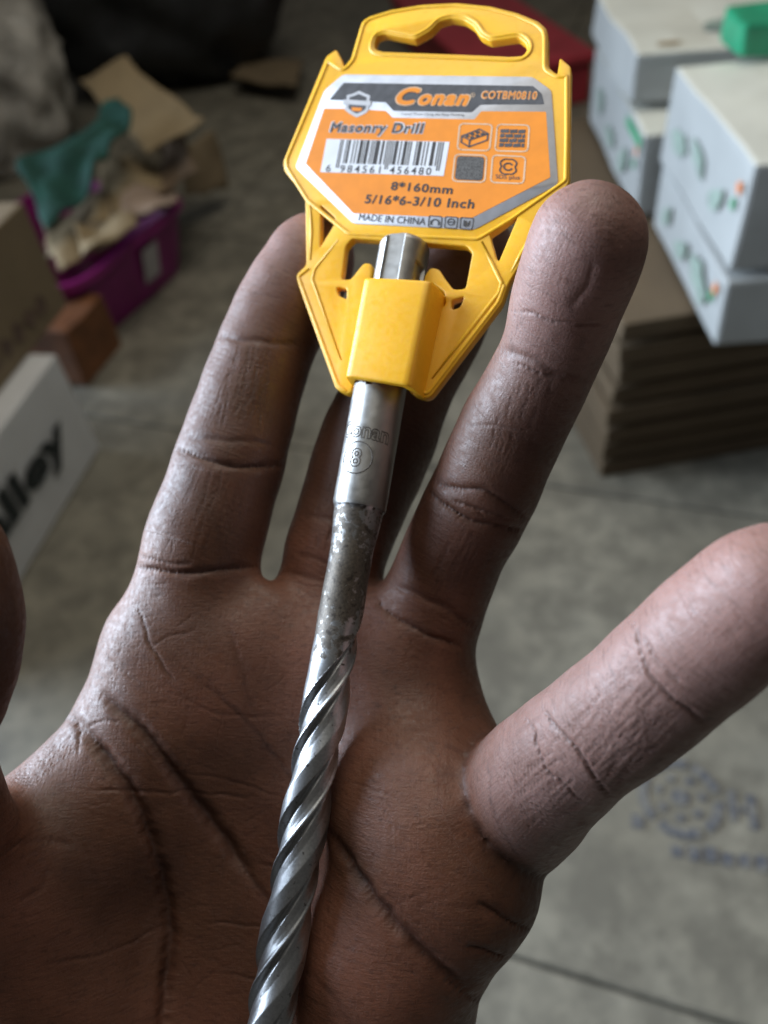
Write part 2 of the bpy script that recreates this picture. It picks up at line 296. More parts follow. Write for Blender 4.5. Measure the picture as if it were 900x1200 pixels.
# ---- faded blue ink stamp on the floor
def inkmat():
    m, t, b = nt('faded_stamp_ink'); g = N(t, 'ShaderNodeNewGeometry'); n1 = N(t, 'ShaderNodeTexNoise', i_Scale=110, i_Detail=5); t.links.new(g.outputs['Position'], n1.inputs['Vector'])
    t.links.new(ramp(t, n1.outputs[0], [(0.38, (0.055, 0.062, 0.085)), (0.66, (0.20, 0.19, 0.165))]), b.inputs['Base Color']); b.inputs['Roughness'].default_value = 0.7; return m
M_stamp = inkmat(); sc = at(797, 935); sx_ = nrm(at(830, 940) - sc); sy_ = np.array([-sx_[1], sx_[0], 0]); V = []; Fc = []
def arc(r0, r1, a0, a1, n=14):
    b_ = len(V)
    for i in range(n + 1):
        a = a0 + (a1 - a0) * i / n
        for r_ in (r0, r1): V.append(sc + Z3 * 0.002 + (sx_ * math.cos(a) + sy_ * math.sin(a)) * r_ * 1.15)
    for i in range(n): Fc.append((b_ + 2 * i, b_ + 2 * i + 1, b_ + 2 * i + 3, b_ + 2 * i + 2))
def bar(x0, x1, y0, y1):
    b_ = len(V); V.extend([sc + Z3 * 0.002 + (sx_ * x + sy_ * y) * 1.15 for x, y in ((x0, y0), (x1, y0), (x1, y1), (x0, y1))]); Fc.append((b_, b_ + 1, b_ + 2, b_ + 3))
for a0, a1 in ((0.3, 1.2), (1.35, 2.4), (2.6, 3.9), (4.1, 5.2), (5.4, 6.3)): arc(0.033, 0.043, a0, a1)
arc(0.0, 0.009, 0, 6.28); 
for k in range(7): arc(0.018, 0.026, k * 0.9, k * 0.9 + 0.35, 4)
bar(0.048, 0.056, -0.016, 0.016); bar(0.066, 0.075, -0.022, 0.014); bar(0.058, 0.064, -0.006, 0.002)
for k in range(6): bar(-0.012 + 0.016 * k, 0.0 + 0.016 * k, -0.062 - 0.001 * (k % 2), -0.051 + 0.002 * (k % 3))
bar(-0.05, -0.038, -0.040, -0.026)
mesh('stamp_mark', V, Fc, M_stamp, fl)

# ================================================================== HAND  (left hand, palm towards the camera)
VOX = 1.25
lo = np.array([-92.0, -215.0, 76.0]); hi = np.array([64.0, 76.0, 200.0])
dim = np.ceil((hi - lo) / VOX).astype(int)
D = np.full(dim, 40.0, np.float32)
AX = [lo[k] + VOX * np.arange(dim[k], dtype=np.float32) for k in range(3)]
def sub(pmin, pmax):
    a = np.clip(((pmin - lo) / VOX).astype(int), 0, dim - 1); b = np.clip(((pmax - lo) / VOX).astype(int) + 2, 1, dim)
    return tuple(slice(a[k], b[k]) for k in range(3))
def smin(a, b, k):
    h = np.maximum(k - np.abs(a - b), 0) / k
    return np.minimum(a, b) - h * h * k * 0.25
def cone(Dg, a, ra, b, rb, k, pad=14):
    mn = np.minimum(a - ra, b - rb) - pad; mx = np.maximum(a + ra, b + rb) + pad; s = sub(mn, mx)
    X, Y, Z = np.meshgrid(AX[0][s[0]], AX[1][s[1]], AX[2][s[2]], indexing='ij', sparse=True)
    ba = b - a; L = max(float(ba @ ba), 1e-6)
    t = np.clip(((X - a[0]) * ba[0] + (Y - a[1]) * ba[1] + (Z - a[2]) * ba[2]) / L, 0, 1)
    d = np.sqrt((X - a[0] - t * ba[0]) ** 2 + (Y - a[1] - t * ba[1]) ** 2 + (Z - a[2] - t * ba[2]) ** 2) - (ra + t * (rb - ra))
    Dg[s] = smin(Dg[s], d.astype(np.float32), k)
def ell(Dg, c, rad, k, pad=14):
    rad = np.array(rad, float); s = sub(c - rad - pad, c + rad + pad)
    X, Y, Z = np.meshgrid(AX[0][s[0]], AX[1][s[1]], AX[2][s[2]], indexing='ij', sparse=True)
    q = np.sqrt(((X - c[0]) / rad[0]) ** 2 + ((Y - c[1]) / rad[1]) ** 2 + ((Z - c[2]) / rad[2]) ** 2)
    g = np.sqrt(((X - c[0]) / rad[0] ** 2) ** 2 + ((Y - c[1]) / rad[1] ** 2) ** 2 + ((Z - c[2]) / rad[2] ** 2) ** 2) + 1e-6
    Dg[s] = smin(Dg[s], (q * (q - 1) / g).astype(np.float32), k)
def spline(q, n=5):             # centripetal-ish resampling of a finger's joints and radii
    q = np.array(q); Q = np.vstack([2 * q[0] - q[1], q, 2 * q[-1] - q[-2]]); out = []
    for i in range(1, len(Q) - 2):
        for s in np.linspace(0, 1, n, endpoint=False):
            a, b, c, d = Q[i - 1], Q[i], Q[i + 1], Q[i + 2]
            out.append(0.5 * (2 * b + (c - a) * s + (2 * a - 5 * b + 4 * c - d) * s * s + (3 * b - a - 3 * c + d) * s ** 3))
    return np.array(out + [q[-1]])
def finger_chain(Dg, pts):
    q = spline([(*C(u, v, d), r) for u, v, d, r in pts])
    for a, b in zip(q[:-1], q[1:]): cone(Dg, a[:3], a[3], b[:3], b[3], 0.6, 10)
def chain(Dg, pts, k):
    q = [(C(u, v, d), r) for u, v, d, r in pts]
    for (a, ra), (b, rb) in zip(q[:-1], q[1:]): cone(Dg, a, ra, b, rb, k)

FING = {
 'index':  [(205, 765, 159, 11.0), (238, 640, 158, 11.9), (254, 590, 159, 11.3), (270, 540, 161, 11.2), (289, 475, 164, 10.7), (315, 400, 168, 10.3), (340, 350, 170, 10.4), (366, 302, 172, 9.6)],
 'middle': [(380, 760, 165, 11.0), (391, 660, 163.5, 10.7), (411, 600, 165.5, 11.2), (441, 520, 168.5, 12.5), (470, 455, 170, 11.3), (510, 385, 172, 10.8), (530, 340, 173, 10.6), (552, 296, 174, 9.6)],
 'ring':   [(478, 790, 158, 11.5), (514, 690, 154, 10.2), (534, 640, 151, 9.9), (561, 588, 147, 10.1), (601, 500, 140, 9.5), (643, 420, 131, 8.5), (664, 355, 124, 8.9), (688, 286, 116, 9.0)],
 'pinky':  [(570, 972, 150, 11.5), (602, 944, 139, 12.0), (634, 911, 126.5, 10.5), (674, 876, 116.5, 9.3), (733, 832, 108.5, 8.9), (783, 789, 103.5, 8.7), (842, 737, 98, 8.45), (900, 688, 93.5, 7.9)],
 'thumb':  [(-58, 1050, 130, 13.0), (-98, 885, 117, 10.6), (-80, 795, 109, 10.8), (-76, 738, 105, 11.0), (-78, 695, 102, 10.4), (-82, 655, 100, 9.2)],
}
# palm
for a, b in [((192, 765, 159, 13.0), (262, 1330, 158, 17)), ((285, 775, 163, 12.5), (290, 1330, 159, 17)), ((370, 770, 165, 13.0), (320, 1330, 159, 18)),
             ((430, 800, 162, 12.8), (350, 1330, 159, 18)), ((472, 815, 158, 13.0), (380, 1330, 158, 18)), ((505, 960, 147, 13), (410, 1330, 152, 19))]:
    chain(D, [a, b], 10)
chain(D, [(150, 855, 155, 11), (72, 950, 149, 8.5), (-20, 1040, 138, 9)], 8)      # first web
chain(D, [(190, 885, 156, 13), (110, 975, 152, 14), (10, 1065, 140, 15)], 9)
chain(D, [(478, 850, 159, 11.5), (484, 900, 152, 12), (494, 950, 145, 12.6), (514, 998, 140, 12.2), (540, 1034, 137, 10.8)], 14)      # pad along the little finger's crease
chain(D, [(-10, 1050, 139, 15), (70, 1150, 149, 20), (160, 1330, 156, 24)], 9)   # thenar
chain(D, [(520, 1032, 138, 11.5), (450, 1115, 141, 15.0), (410, 1300, 148, 20.5)], 8)   # hypothenar
for (u, v, d, r) in [(300, 760, 153, 6), (440, 775, 153, 6), (215, 800, 151, 6), (340, 860, 155, 8)]: ell(D, C(u, v, d), (r * 1.8, r * 2.2, r), 10)
wr = [(np.array([-24, -128, 160.0]), 23), (np.array([-10, -128, 160.0]), 23)]
fa = [(np.array([-26, -215, 185.0]), 27), (np.array([-8, -215, 185.0]), 27)]
cone(D, wr[0][0], 23, fa[0][0], 27, 10); cone(D, wr[1][0], 23, fa[1][0], 27, 10)
cone(D, C(262, 1330, 158), 17, wr[0][0], 22, 10); cone(D, C(400, 1330, 158), 18, wr[1][0], 22, 10)
Df = np.full(dim, 40.0, np.float32)
for nm, pts in FING.items():
    Dk = np.full(dim, 40.0, np.float32); finger_chain(Dk, pts)
    if nm == 'pinky': Dp = Dk
    else: Df = smin(Df, Dk, 1.0)
D0 = smin(D, Df, 5.0); D = smin(D0, Dp, 2.6) + 0.7 * np.exp(-((D0 - Dp) / 1.3) ** 2).astype(np.float32) * (np.maximum(D0, Dp) < 6)    # fold at the little finger's root
# surface nets
def surface_nets(D):
    inside = D < 0
    nx, ny, nz = D.shape
    cs = np.zeros((nx - 1, ny - 1, nz - 1), np.int8)
    for dx in (0, 1):
        for dy in (0, 1):
            for dz in (0, 1): cs += inside[dx:nx - 1 + dx, dy:ny - 1 + dy, dz:nz - 1 + dz]
    act = np.argwhere((cs > 0) & (cs < 8)); idx = -np.ones(cs.shape, np.int64); idx[tuple(act.T)] = np.arange(len(act))
    acc = np.zeros((len(act), 3)); cnt = np.zeros(len(act))
    corners = [(i, j, k) for i in (0, 1) for j in (0, 1) for k in (0, 1)]
    for a in corners:
        for axis in range(3):
            if a[axis]: continue
            b = list(a); b[axis] = 1
            da = D[tuple((act + a).T)].astype(float); db = D[tuple((act + b).T)].astype(float)
            m = (da < 0) != (db < 0); t = np.where(m, da / np.where(m, da - db, 1), 0)
            p = np.tile(np.array(a, float), (len(act), 1)); p[:, axis] += t
            acc[m] += p[m]; cnt[m] += 1
    V = (act + acc / cnt[:, None]) * VOX + lo
    quads = []
    for axis in range(3):
        o1, o2 = [(1, 2), (2, 0), (0, 1)][axis]
        sl0 = [slice(1, -1)] * 3; sl0[axis] = slice(0, -1); sl1 = list(sl0); sl1[axis] = slice(1, None)
        A = inside[tuple(sl0)]; B = inside[tuple(sl1)]
        for flag, cond in ((0, A & ~B), (1, ~A & B)):
            e = np.argwhere(cond)
            off = np.array([1, 1, 1]); off[axis] = 0; e = e + off
            q = []
            for s1, s2 in ((-1, -1), (0, -1), (0, 0), (-1, 0)):
                c = e.copy(); c[:, o1] += s1; c[:, o2] += s2; q.append(idx[tuple(c.T)])
            q = np.stack(q, 1); quads.append(q if flag == 0 else q[:, ::-1])
    return V, np.concatenate(quads)
HV, HQ = surface_nets(D)
# camera space is mirrored (depth axis), so flip the winding
HQ = HQ[:, ::-1]
me = bpy.data.meshes.new('hand_base')
me.vertices.add(len(HV)); me.vertices.foreach_set('co', HV.astype(np.float32).ravel())
me.loops.add(HQ.size); me.loops.foreach_set('vertex_index', HQ.astype(np.int32).ravel())
me.polygons.add(len(HQ)); me.polygons.foreach_set('loop_start', np.arange(0, HQ.size, 4, dtype=np.int32))
me.update(calc_edges=True); me.validate()
ob = bpy.data.objects.new('hand_base', me); COL.objects.link(ob)
sm_ = ob.modifiers.new('s', 'SMOOTH'); sm_.factor = 0.5; sm_.iterations = 4
sb_ = ob.modifiers.new('d', 'SUBSURF'); sb_.levels = HAND_LEVELS; sb_.render_levels = HAND_LEVELS
dg = bpy.context.evaluated_depsgraph_get()
hme = bpy.data.meshes.new_from_object(ob.evaluated_get(dg)); bpy.data.objects.remove(ob); bpy.data.meshes.remove(me)
nv = len(hme.vertices)
P = np.empty(nv * 3, np.float32); hme.vertices.foreach_get('co', P); P = P.reshape(-1, 3).astype(float)
NR = np.empty(nv * 3, np.float32); hme.vertices.foreach_get('normal', NR); NR = NR.reshape(-1, 3).astype(float)
gi = np.clip(((P + NR * 1.5 - lo) / VOX).round().astype(int), 0, dim - 1); gj = np.clip(((P - NR * 1.5 - lo) / VOX).round().astype(int), 0, dim - 1)
if np.mean(D[tuple(gi.T)]) < np.mean(D[tuple(gj.T)]): NR = -NR; print('hand: mirrored normals ok')     # NR points out of the skin
else: hme.flip_normals()
print('hand verts', nv)

# finger coordinates: axial distance and position around, per vertex
best = np.full(nv, 1e9); axial = np.zeros(nv); around = np.zeros(nv); fid = np.full(nv, -1); tipd = np.full(nv, 1e3)
for fi, (nm, pts) in enumerate(FING.items()):
    q = [C(u, v, d) for u, v, d, r in pts][1:]; rr = [r for *_, r in pts][1:]; acc_ = 0
    for k, (a, b) in enumerate(zip(q[:-1], q[1:])):
        ba = b - a; L = np.linalg.norm(ba); t = ((P - a) @ ba) / L ** 2
        tc_ = np.clip(t, 0 if k else 0, 1 if k < len(q) - 2 else 2); pr = a + tc_[:, None] * ba; dd = np.linalg.norm(P - pr, axis=1)
        sd = dd - rr[k]; m = (sd < best) & (t > (-0.02 if k == 0 else -1)) & (sd < 4)
        sidev = np.cross(ba / L, [0, 0, -1.0]); sidev /= np.linalg.norm(sidev); frontv = np.cross(sidev, ba / L)
        rel = P - pr; an = np.arctan2(rel @ sidev, rel @ frontv)
        best[m] = sd[m]; axial[m] = acc_ + (tc_[m]) * L; around[m] = an[m] * rr[k]; fid[m] = fi
        tipd[m] = np.linalg.norm(P[m] - q[-1], axis=1)
        acc_ += L

pu = 450 + F * P[:, 0] / P[:, 2]; pv = 600 - F * P[:, 1] / P[:, 2]
facing = (NR * P).sum(1) < 0
vis = np.where(facing & (pu > -120) & (pu < 1000) & (pv > 200) & (pv < 1320))[0]
def lift(poly, step=2.0):      # photo polyline -> points on the palm-side skin
    out = []
    pts = [np.array(p, float) for p in poly]
    # smooth (Catmull-Rom)
    Q = [pts[0]] + pts + [pts[-1]]
    for i in range(1, len(Q) - 2):
        n = max(2, int(np.linalg.norm(Q[i + 1] - Q[i]) / step))
        for s in np.linspace(0, 1, n, endpoint=False):
            a, b, c, d = Q[i - 1], Q[i], Q[i + 1], Q[i + 2]
            out.append(0.5 * ((2 * b) + (-a + c) * s + (2 * a - 5 * b + 4 * c - d) * s * s + (-a + 3 * b - 3 * c + d) * s ** 3))
    out.append(pts[-1]); return np.array(out)
# bucket visible vertices by pixel for lookups
BK = {}
vb = np.floor(np.stack([pu[vis], pv[vis]], 1) / 4).astype(int)
order = np.lexsort((P[vis, 2],))          # nearest first
for i in order[::-1]: BK[(vb[i, 0], vb[i, 1])] = vis[i]      # nearest wins
def onskin(p):
    kx, ky = int(p[0] // 4), int(p[1] // 4)
    for rad in range(0, 3):
        c = [BK[(kx + i, ky + j)] for i in range(-rad, rad + 1) for j in range(-rad, rad + 1) if (kx + i, ky + j) in BK]
        if c: return c[0] if rad == 0 else min(c, key=lambda w: P[w, 2])
    return None
disp = np.zeros(nv); pig = np.zeros(nv)
kd = kdtree.KDTree(len(vis))
for n_, i in enumerate(vis): kd.insert(P[i], int(i))
kd.balance()
wob = np.random.default_rng(3)
def crease(poly, width, depth, dark=0.5, taper=True, jit=0.8, lip=0.03):
    L = lift(poly); n = len(L); ph = wob.uniform(0, 6.28, 3)
    s = np.arange(n)
    L = L + jit * np.stack([np.sin(s * 0.35 + ph[0]) + 0.6 * np.sin(s * 0.9 + ph[1]), np.sin(s * 0.31 + ph[2])], 1)
    hit = {}
    for k, p in enumerate(L):
        w = onskin(p)
        if w is None: continue
        c = P[w].copy(); px = np.array([(p[0] - 450) / F, (600 - p[1]) / F, 1.0]) * c[2]
        tp = min(1.0, min(k, n - 1 - k) / (0.18 * n + 1e-6) + 0.15) if taper else 1.0
        tp *= 0.92 + 0.08 * math.sin(k * 0.23 + ph[0])
        for (cc, i, dist) in kd.find_range(px, width * 2.6 + 0.3):
            o_ = hit.get(i)
            if o_ is None or dist < o_[0]: hit[i] = (dist, tp)
    if not hit: return
    ii = np.fromiter(hit.keys(), int); dd = np.array([hit[i][0] for i in ii]); tt = np.array([hit[i][1] for i in ii])
    g = np.exp(-(dd / (width * 0.62)) ** 2); l = np.exp(-((dd - width * 1.55) / (width * 0.6)) ** 2)
    if width < 0.4: disp[ii] = np.minimum(disp[ii], -depth * g * tt)      # fine lines cross without adding up
    else: disp[ii] += -depth * g * tt + depth * lip * l * tt
    pig[ii] = np.maximum(pig[ii], dark * np.exp(-(dd / (width * 0.75)) ** 2) * tt)

CR = [  # (polyline in photo pixels, width mm, depth mm, pigment)
 ([(73, 832), (110, 870), (156, 932), (187, 1013), (198, 1088), (196, 1150), (188, 1230)], 0.75, 0.75, 0.95),
 ([(116, 812), (168, 858), (205, 908), (249, 964), (292, 1026), (330, 1075), (352, 1110)], 0.75, 0.7, 0.95),
 ([(200, 768), (255, 815), (300, 858), (342, 914), (386, 976), (429, 1044), (485, 1107), (548, 1163), (578, 1190)], 0.6, 0.5, 0.8),
 ([(386, 976), (429, 1044), (485, 1107), (548, 1163)], 2.0, 1.2, 0.55), ([(73, 832), (110, 870), (156, 932), (187, 1013), (198, 1088), (196, 1150), (190, 1220)], 2.0, 1.3, 0.55),
 ([(116, 812), (168, 858), (205, 908), (249, 964), (292, 1026)], 2.0, 1.2, 0.55),
 ([(160, 705), (176, 755), (190, 778), (205, 800)], 0.45, 0.35, 0.4),
 ([(268, 733), (283, 785), (296, 830), (311, 858)], 0.6, 0.4, 0.4),
 ([(110, 750), (140, 785), (165, 800)], 0.4, 0.3, 0.3),
 ([(175, 760), (200, 745), (230, 738)], 0.35, 0.2, 0.3),
 # finger bases
 ([(150, 664), (180, 667), (215, 672), (260, 668), (305, 664)], 0.9, 1.0, 0.6),
 ([(160, 650), (190, 658), (225, 662)], 0.5, 0.4, 0.4),
 ([(325, 668), (350, 674), (385, 682)], 0.7, 0.5, 0.5), ([(345, 648), (370, 655), (395, 668)], 0.6, 0.4, 0.5),
 ([(455, 680), (471, 690), (519, 711), (549, 732), (562, 742)], 0.8, 0.9, 0.6), ([(446, 702), (453, 716), (495, 741), (543, 759)], 0.9, 1.0, 0.6),
 ([(507, 560), (519, 570), (570, 576), (606, 600), (625, 612)], 0.9, 0.8, 0.6), ([(500, 575), (516, 588), (549, 609), (600, 620), (618, 622)], 1.0, 0.95, 0.65),
 ([(530, 588), (560, 596), (595, 610)], 0.5, 0.4, 0.4), ([(540, 500), (570, 498), (620, 505)], 0.4, 0.2, 0.3),
 ([(576, 405), (584, 411), (618, 419), (651, 436), (690, 446)], 0.8, 0.65, 0.55), ([(590, 364), (623, 367), (657, 378), (707, 381)], 0.45, 0.3, 0.3),
 ([(600, 425), (630, 436), (665, 446)], 0.5, 0.35, 0.35),
 ([(697, 308), (690, 330), (682, 345), (668, 361)], 0.9, 0.3, 0.2),
 ([(245, 394), (261, 394), (289, 399), (328, 402), (352, 405)], 0.8, 0.6, 0.55), ([(275, 345), (300, 344), (330, 350)], 0.35, 0.15, 0.2),
 ([(196, 520), (205, 525), (236, 536), (269, 546), (310, 547), (335, 545)], 0.9, 0.9, 0.6), ([(215, 508), (241, 514), (286, 517), (320, 520)], 0.7, 0.5, 0.55),
 ([(352, 600), (372, 606), (400, 612)], 0.8, 0.4, 0.5),
 # pinky
 ([(610, 838), (624, 856), (636, 896), (660, 920), (688, 942)], 0.45, 0.45, 0.5), ([(634, 828), (644, 844), (676, 880), (700, 916), (716, 934)], 0.5, 0.5, 0.55),
 ([(738, 726), (744, 736), (756, 780), (780, 812), (812, 836), (826, 848)], 0.5, 0.5, 0.5), ([(752, 744), (770, 775), (800, 802)], 0.5, 0.35, 0.35),
 ([(560, 872), (572, 905), (578, 952), (600, 992), (630, 1036)], 0.5, 0.05, 0.5),
 ([(842, 755), (856, 744), (872, 732)], 0.6, 0.15, 0.2),
 # outer edge of the palm
 ([(560, 1058), (580, 1070), (607, 1086), (622, 1090)], 1.0, 1.0, 0.6), ([(530, 1060), (556, 1066), (580, 1072)], 0.8, 0.3, 0.35), ([(548, 1110), (570, 1116), (592, 1122)], 0.9, 0.8, 0.5),
 ([(520, 1150), (550, 1170), (580, 1176)], 0.9, 0.5, 0.5),
 ([(300, 1010), (330, 1018), (370, 1040)], 0.45, 0.2, 0.35), ([(240, 1080), (300, 1086), (350, 1095)], 0.45, 0.2, 0.3),
 ([(100, 925), (160, 928), (230, 930), (300, 935)], 0.5, 0.25, 0.3), ([(60, 1130), (130, 1115), (190, 1085)], 0.5, 0.25, 0.3),
 ([(390, 915), (430, 922), (470, 940)], 0.4, 0.18, 0.2), ([(195, 800), (250, 835), (330, 840)], 0.4, 0.15, 0.2), ([(210, 905), (270, 915), (330, 935)], 0.4, 0.2, 0.25),
 ([(0, 1000), (40, 985), (90, 990)], 0.8, 0.5, 0.4), ([(20, 1060), (50, 1040), (60, 1010)], 0.7, 0.4, 0.3), ([(70, 960), (100, 1000), (115, 1050)], 0.6, 0.3, 0.3),
 ([(80, 835), (92, 862), (90, 885)], 0.5, 0.45, 0.3), ([(100, 850), (125, 845), (140, 848)], 0.5, 0.3, 0.3),
 ([(335, 1120), (380, 1160), (420, 1215)], 0.8, 0.3, 0.3), ([(250, 1140), (310, 1150), (380, 1180)], 0.4, 0.2, 0.25),
]
for poly, w, d, k in CR:
    if 0.6 <= w <= 1.0 and len(poly) >= 3:
        crease(poly, w * 1.5, d * 0.45, k * 0.4)
        for j in range(5):         # the fold breaks up into thin lines
            q_ = np.array(poly, float); i_ = wob.integers(0, max(1, len(q_) - 2)); e_ = min(len(q_), i_ + wob.integers(2, 5)); q2 = q_[i_:e_]
            if len(q2) >= 2: crease(q2 + wob.normal(0, 4.0, q2.shape) + wob.normal(0, 3, 2), 0.26, d * wob.uniform(0.12, 0.32), k * 0.5, jit=1.0)
        crease(poly, w * 0.45, d * 0.5, k)
    else: crease(poly, w, d, k)
# lengthwise wrinkles of the finger segments
def hatch(quad, n, ln, width, depth, dark, ang=0.0):
    a, b, c, d = [np.array(p, float) for p in quad]           # a-b across, a-d along the finger
    for i in range(n):
        s, t = wob.random(2); p = a * (1 - s) * (1 - t) + b * s * (1 - t) + c * s * t + d * (1 - s) * t
        dr = (d - a) * (1 - s) + (c - b) * s; dr /= np.linalg.norm(dr); l = ln * wob.uniform(0.5, 1.2)
        nrm = np.array([-dr[1], dr[0]]); e = dr * l / 2 + nrm * wob.uniform(-0.06, 0.06) * l
        crease([p - e, p + nrm * wob.uniform(-1.5, 1.5), p + e], width * wob.uniform(0.7, 1.25), depth * wob.uniform(0.5, 1.2), dark, jit=0.4)
hatch([(650, 868), (730, 925), (800, 850), (735, 775)], 120, 40, 0.26, 0.22, 0.34)     # pinky middle
hatch([(590, 900), (640, 985), (680, 945), (625, 880)], 70, 34, 0.26, 0.22, 0.34)     # pinky base
hatch([(690, 800), (720, 825), (770, 775), (742, 752)], 34, 30, 0.25, 0.18, 0.28)
hatch([(245, 490), (312, 490), (325, 418), (268, 412)], 40, 42, 0.28, 0.24, 0.4)     # index middle
hatch([(195, 645), (270, 650), (290, 560), (225, 560)], 32, 48, 0.28, 0.17, 0.35)     # index base
hatch([(560, 540), (620, 555), (650, 455), (590, 450)], 30, 40, 0.28, 0.17, 0.35)      # ring middle
hatch([(500, 690), (555, 705), (590, 630), (530, 625)], 28, 46, 0.30, 0.18, 0.4)      # ring base
hatch([(590, 360), (620, 372), (625, 400), (592, 398)], 10, 16, 0.3, 0.18, 0.2)
hatch([(360, 640), (395, 645), (410, 570), (378, 570)], 8, 30, 0.4, 0.2, 0.3)
# transverse folds of the web and of the finger sides
for i in range(30):
    t = i / 29; x0 = 92 - 78 * t; y0 = 838 + 62 * t
    crease([(x0 - 10, y0 + 4 + 6 * wob.random()), (x0 + 6, y0 + 16), (x0 + 16, y0 + 30)], 0.30, 0.26 * wob.uniform(0.6, 1.3), 0.2, jit=0.5)
for i in range(44):
    t = i / 43; x0 = 158 - 70 * t; y0 = 672 + 150 * t; l = wob.uniform(20, 46)
    crease([(x0 - 6, y0 + wob.uniform(-3, 3)), (x0 + l * 0.5, y0 + 10 * t + 2), (x0 + l, y0 + 16 * t + wob.uniform(-2, 5))], 0.28, 0.18 * wob.uniform(0.5, 1.3), 0.18, jit=0.4)
for i in range(40):
    t = i / 39; x0 = 262 - 100 * t; y0 = 390 + 265 * t; l = wob.uniform(14, 34)
    crease([(x0 - 8, y0 - 3 + wob.uniform(-3, 3)), (x0 + l * 0.5, y0 + 3), (x0 + l, y0 + 5 + wob.uniform(-2, 3))], 0.26, 0.15 * wob.uniform(0.5, 1.3), 0.15, jit=0.4)
# random fine lines over the palm
for i in range(260):
    p = np.array([wob.uniform(60, 560), wob.uniform(690, 1180)]); a = wob.choice([0.75, -0.25, 1.9]) + wob.normal(0, 0.25); l = wob.uniform(20, 60)
    e = np.array([math.cos(a), math.sin(a)]) * l / 2
    crease([p - e, p + wob.uniform(-3, 3, 2), p + e], 0.26, 0.10 * wob.uniform(0.4, 1.3), 0.22, jit=0.8)
# gentle unevenness
nz = np.array([mnoise.noise(Vector(p * 0.11)) for p in P[::1]]) if HAND_LEVELS < 2 else None
if nz is None:
    nz = 0.35 * np.sin(P[:, 0] * 0.33 + 1.3 * np.sin(P[:, 1] * 0.21)) * np.sin(P[:, 1] * 0.29 + np.sin(P[:, 2] * 0.25)) + 0.2 * np.sin(P[:, 0] * 0.7 + P[:, 1] * 0.5)
disp += 0.22 * nz
P2 = P + NR * disp[:, None]
Wd = c2w(P2)
hb = c2w([[-17, -215, 185]])[0]
hme.vertices.foreach_set('co', (Wd - hb).astype(np.float32).ravel())
def attr(nm, data):
    a = hme.attributes.new(nm, 'FLOAT', 'POINT'); a.data.foreach_set('value', np.asarray(data, np.float32))
on = fid >= 0
attr('axial', np.where(on, axial, P[:, 1])); attr('around', np.where(on, around, P[:, 0]))
attr('finger', np.where(np.isin(fid, (0, 1, 2, 4)), np.clip((axial - 1) / 9, 0, 1), 0.0) * np.where(fid == 4, 1, 1 - np.clip((axial - 38) / 25, 0, 1) * 0.7)); attr('tip', np.exp(-(np.maximum(tipd - 6, 0) / 11) ** 2) * np.isin(fid, (0, 1, 2, 3)))
def samp(G, X):
    f_ = (X - lo) / VOX; i_ = np.clip(np.floor(f_).astype(int), 0, dim - 2); w_ = np.clip(f_ - i_, 0, 1); o_ = 0
    for a in (0, 1):
        for b in (0, 1):
            for c in (0, 1): o_ = o_ + G[i_[:, 0] + a, i_[:, 1] + b, i_[:, 2] + c] * (w_[:, 0] if a else 1 - w_[:, 0]) * (w_[:, 1] if b else 1 - w_[:, 1]) * (w_[:, 2] if c else 1 - w_[:, 2])
    return o_
pig = np.maximum(pig, 0.55 * np.exp(-((samp(D0, P) - samp(Dp, P)) / 1.1) ** 2) * (np.abs(samp(Dp, P)) < 2.0))
pk = np.clip((samp(D0, P) - samp(Dp, P)) / 5.0, 0, 1) * np.where(fid == 3, 0.5 + 0.3 * np.clip((axial - 5) / 25, 0, 1), 0.5) + np.where(fid == 2, np.clip((axial - 36) / 22, 0, 1) * 0.7, 0.0) + np.where(fid == 0, np.clip((axial - 30) / 30, 0, 1) * 0.35, 0.0)  # little finger paler mostly to paint in its light; other tips by pigment
attr('pale', np.clip(pk, 0, 1)); attr('crease', np.clip(pig, 0, 1))
back = np.clip((NR[:, 2] - 0.25) / 0.5, 0, 1) * np.where(on & (fid == 3), 0.0, 1.0)
attr('dorsal', back)
hme.update(); hme.shade_smooth()

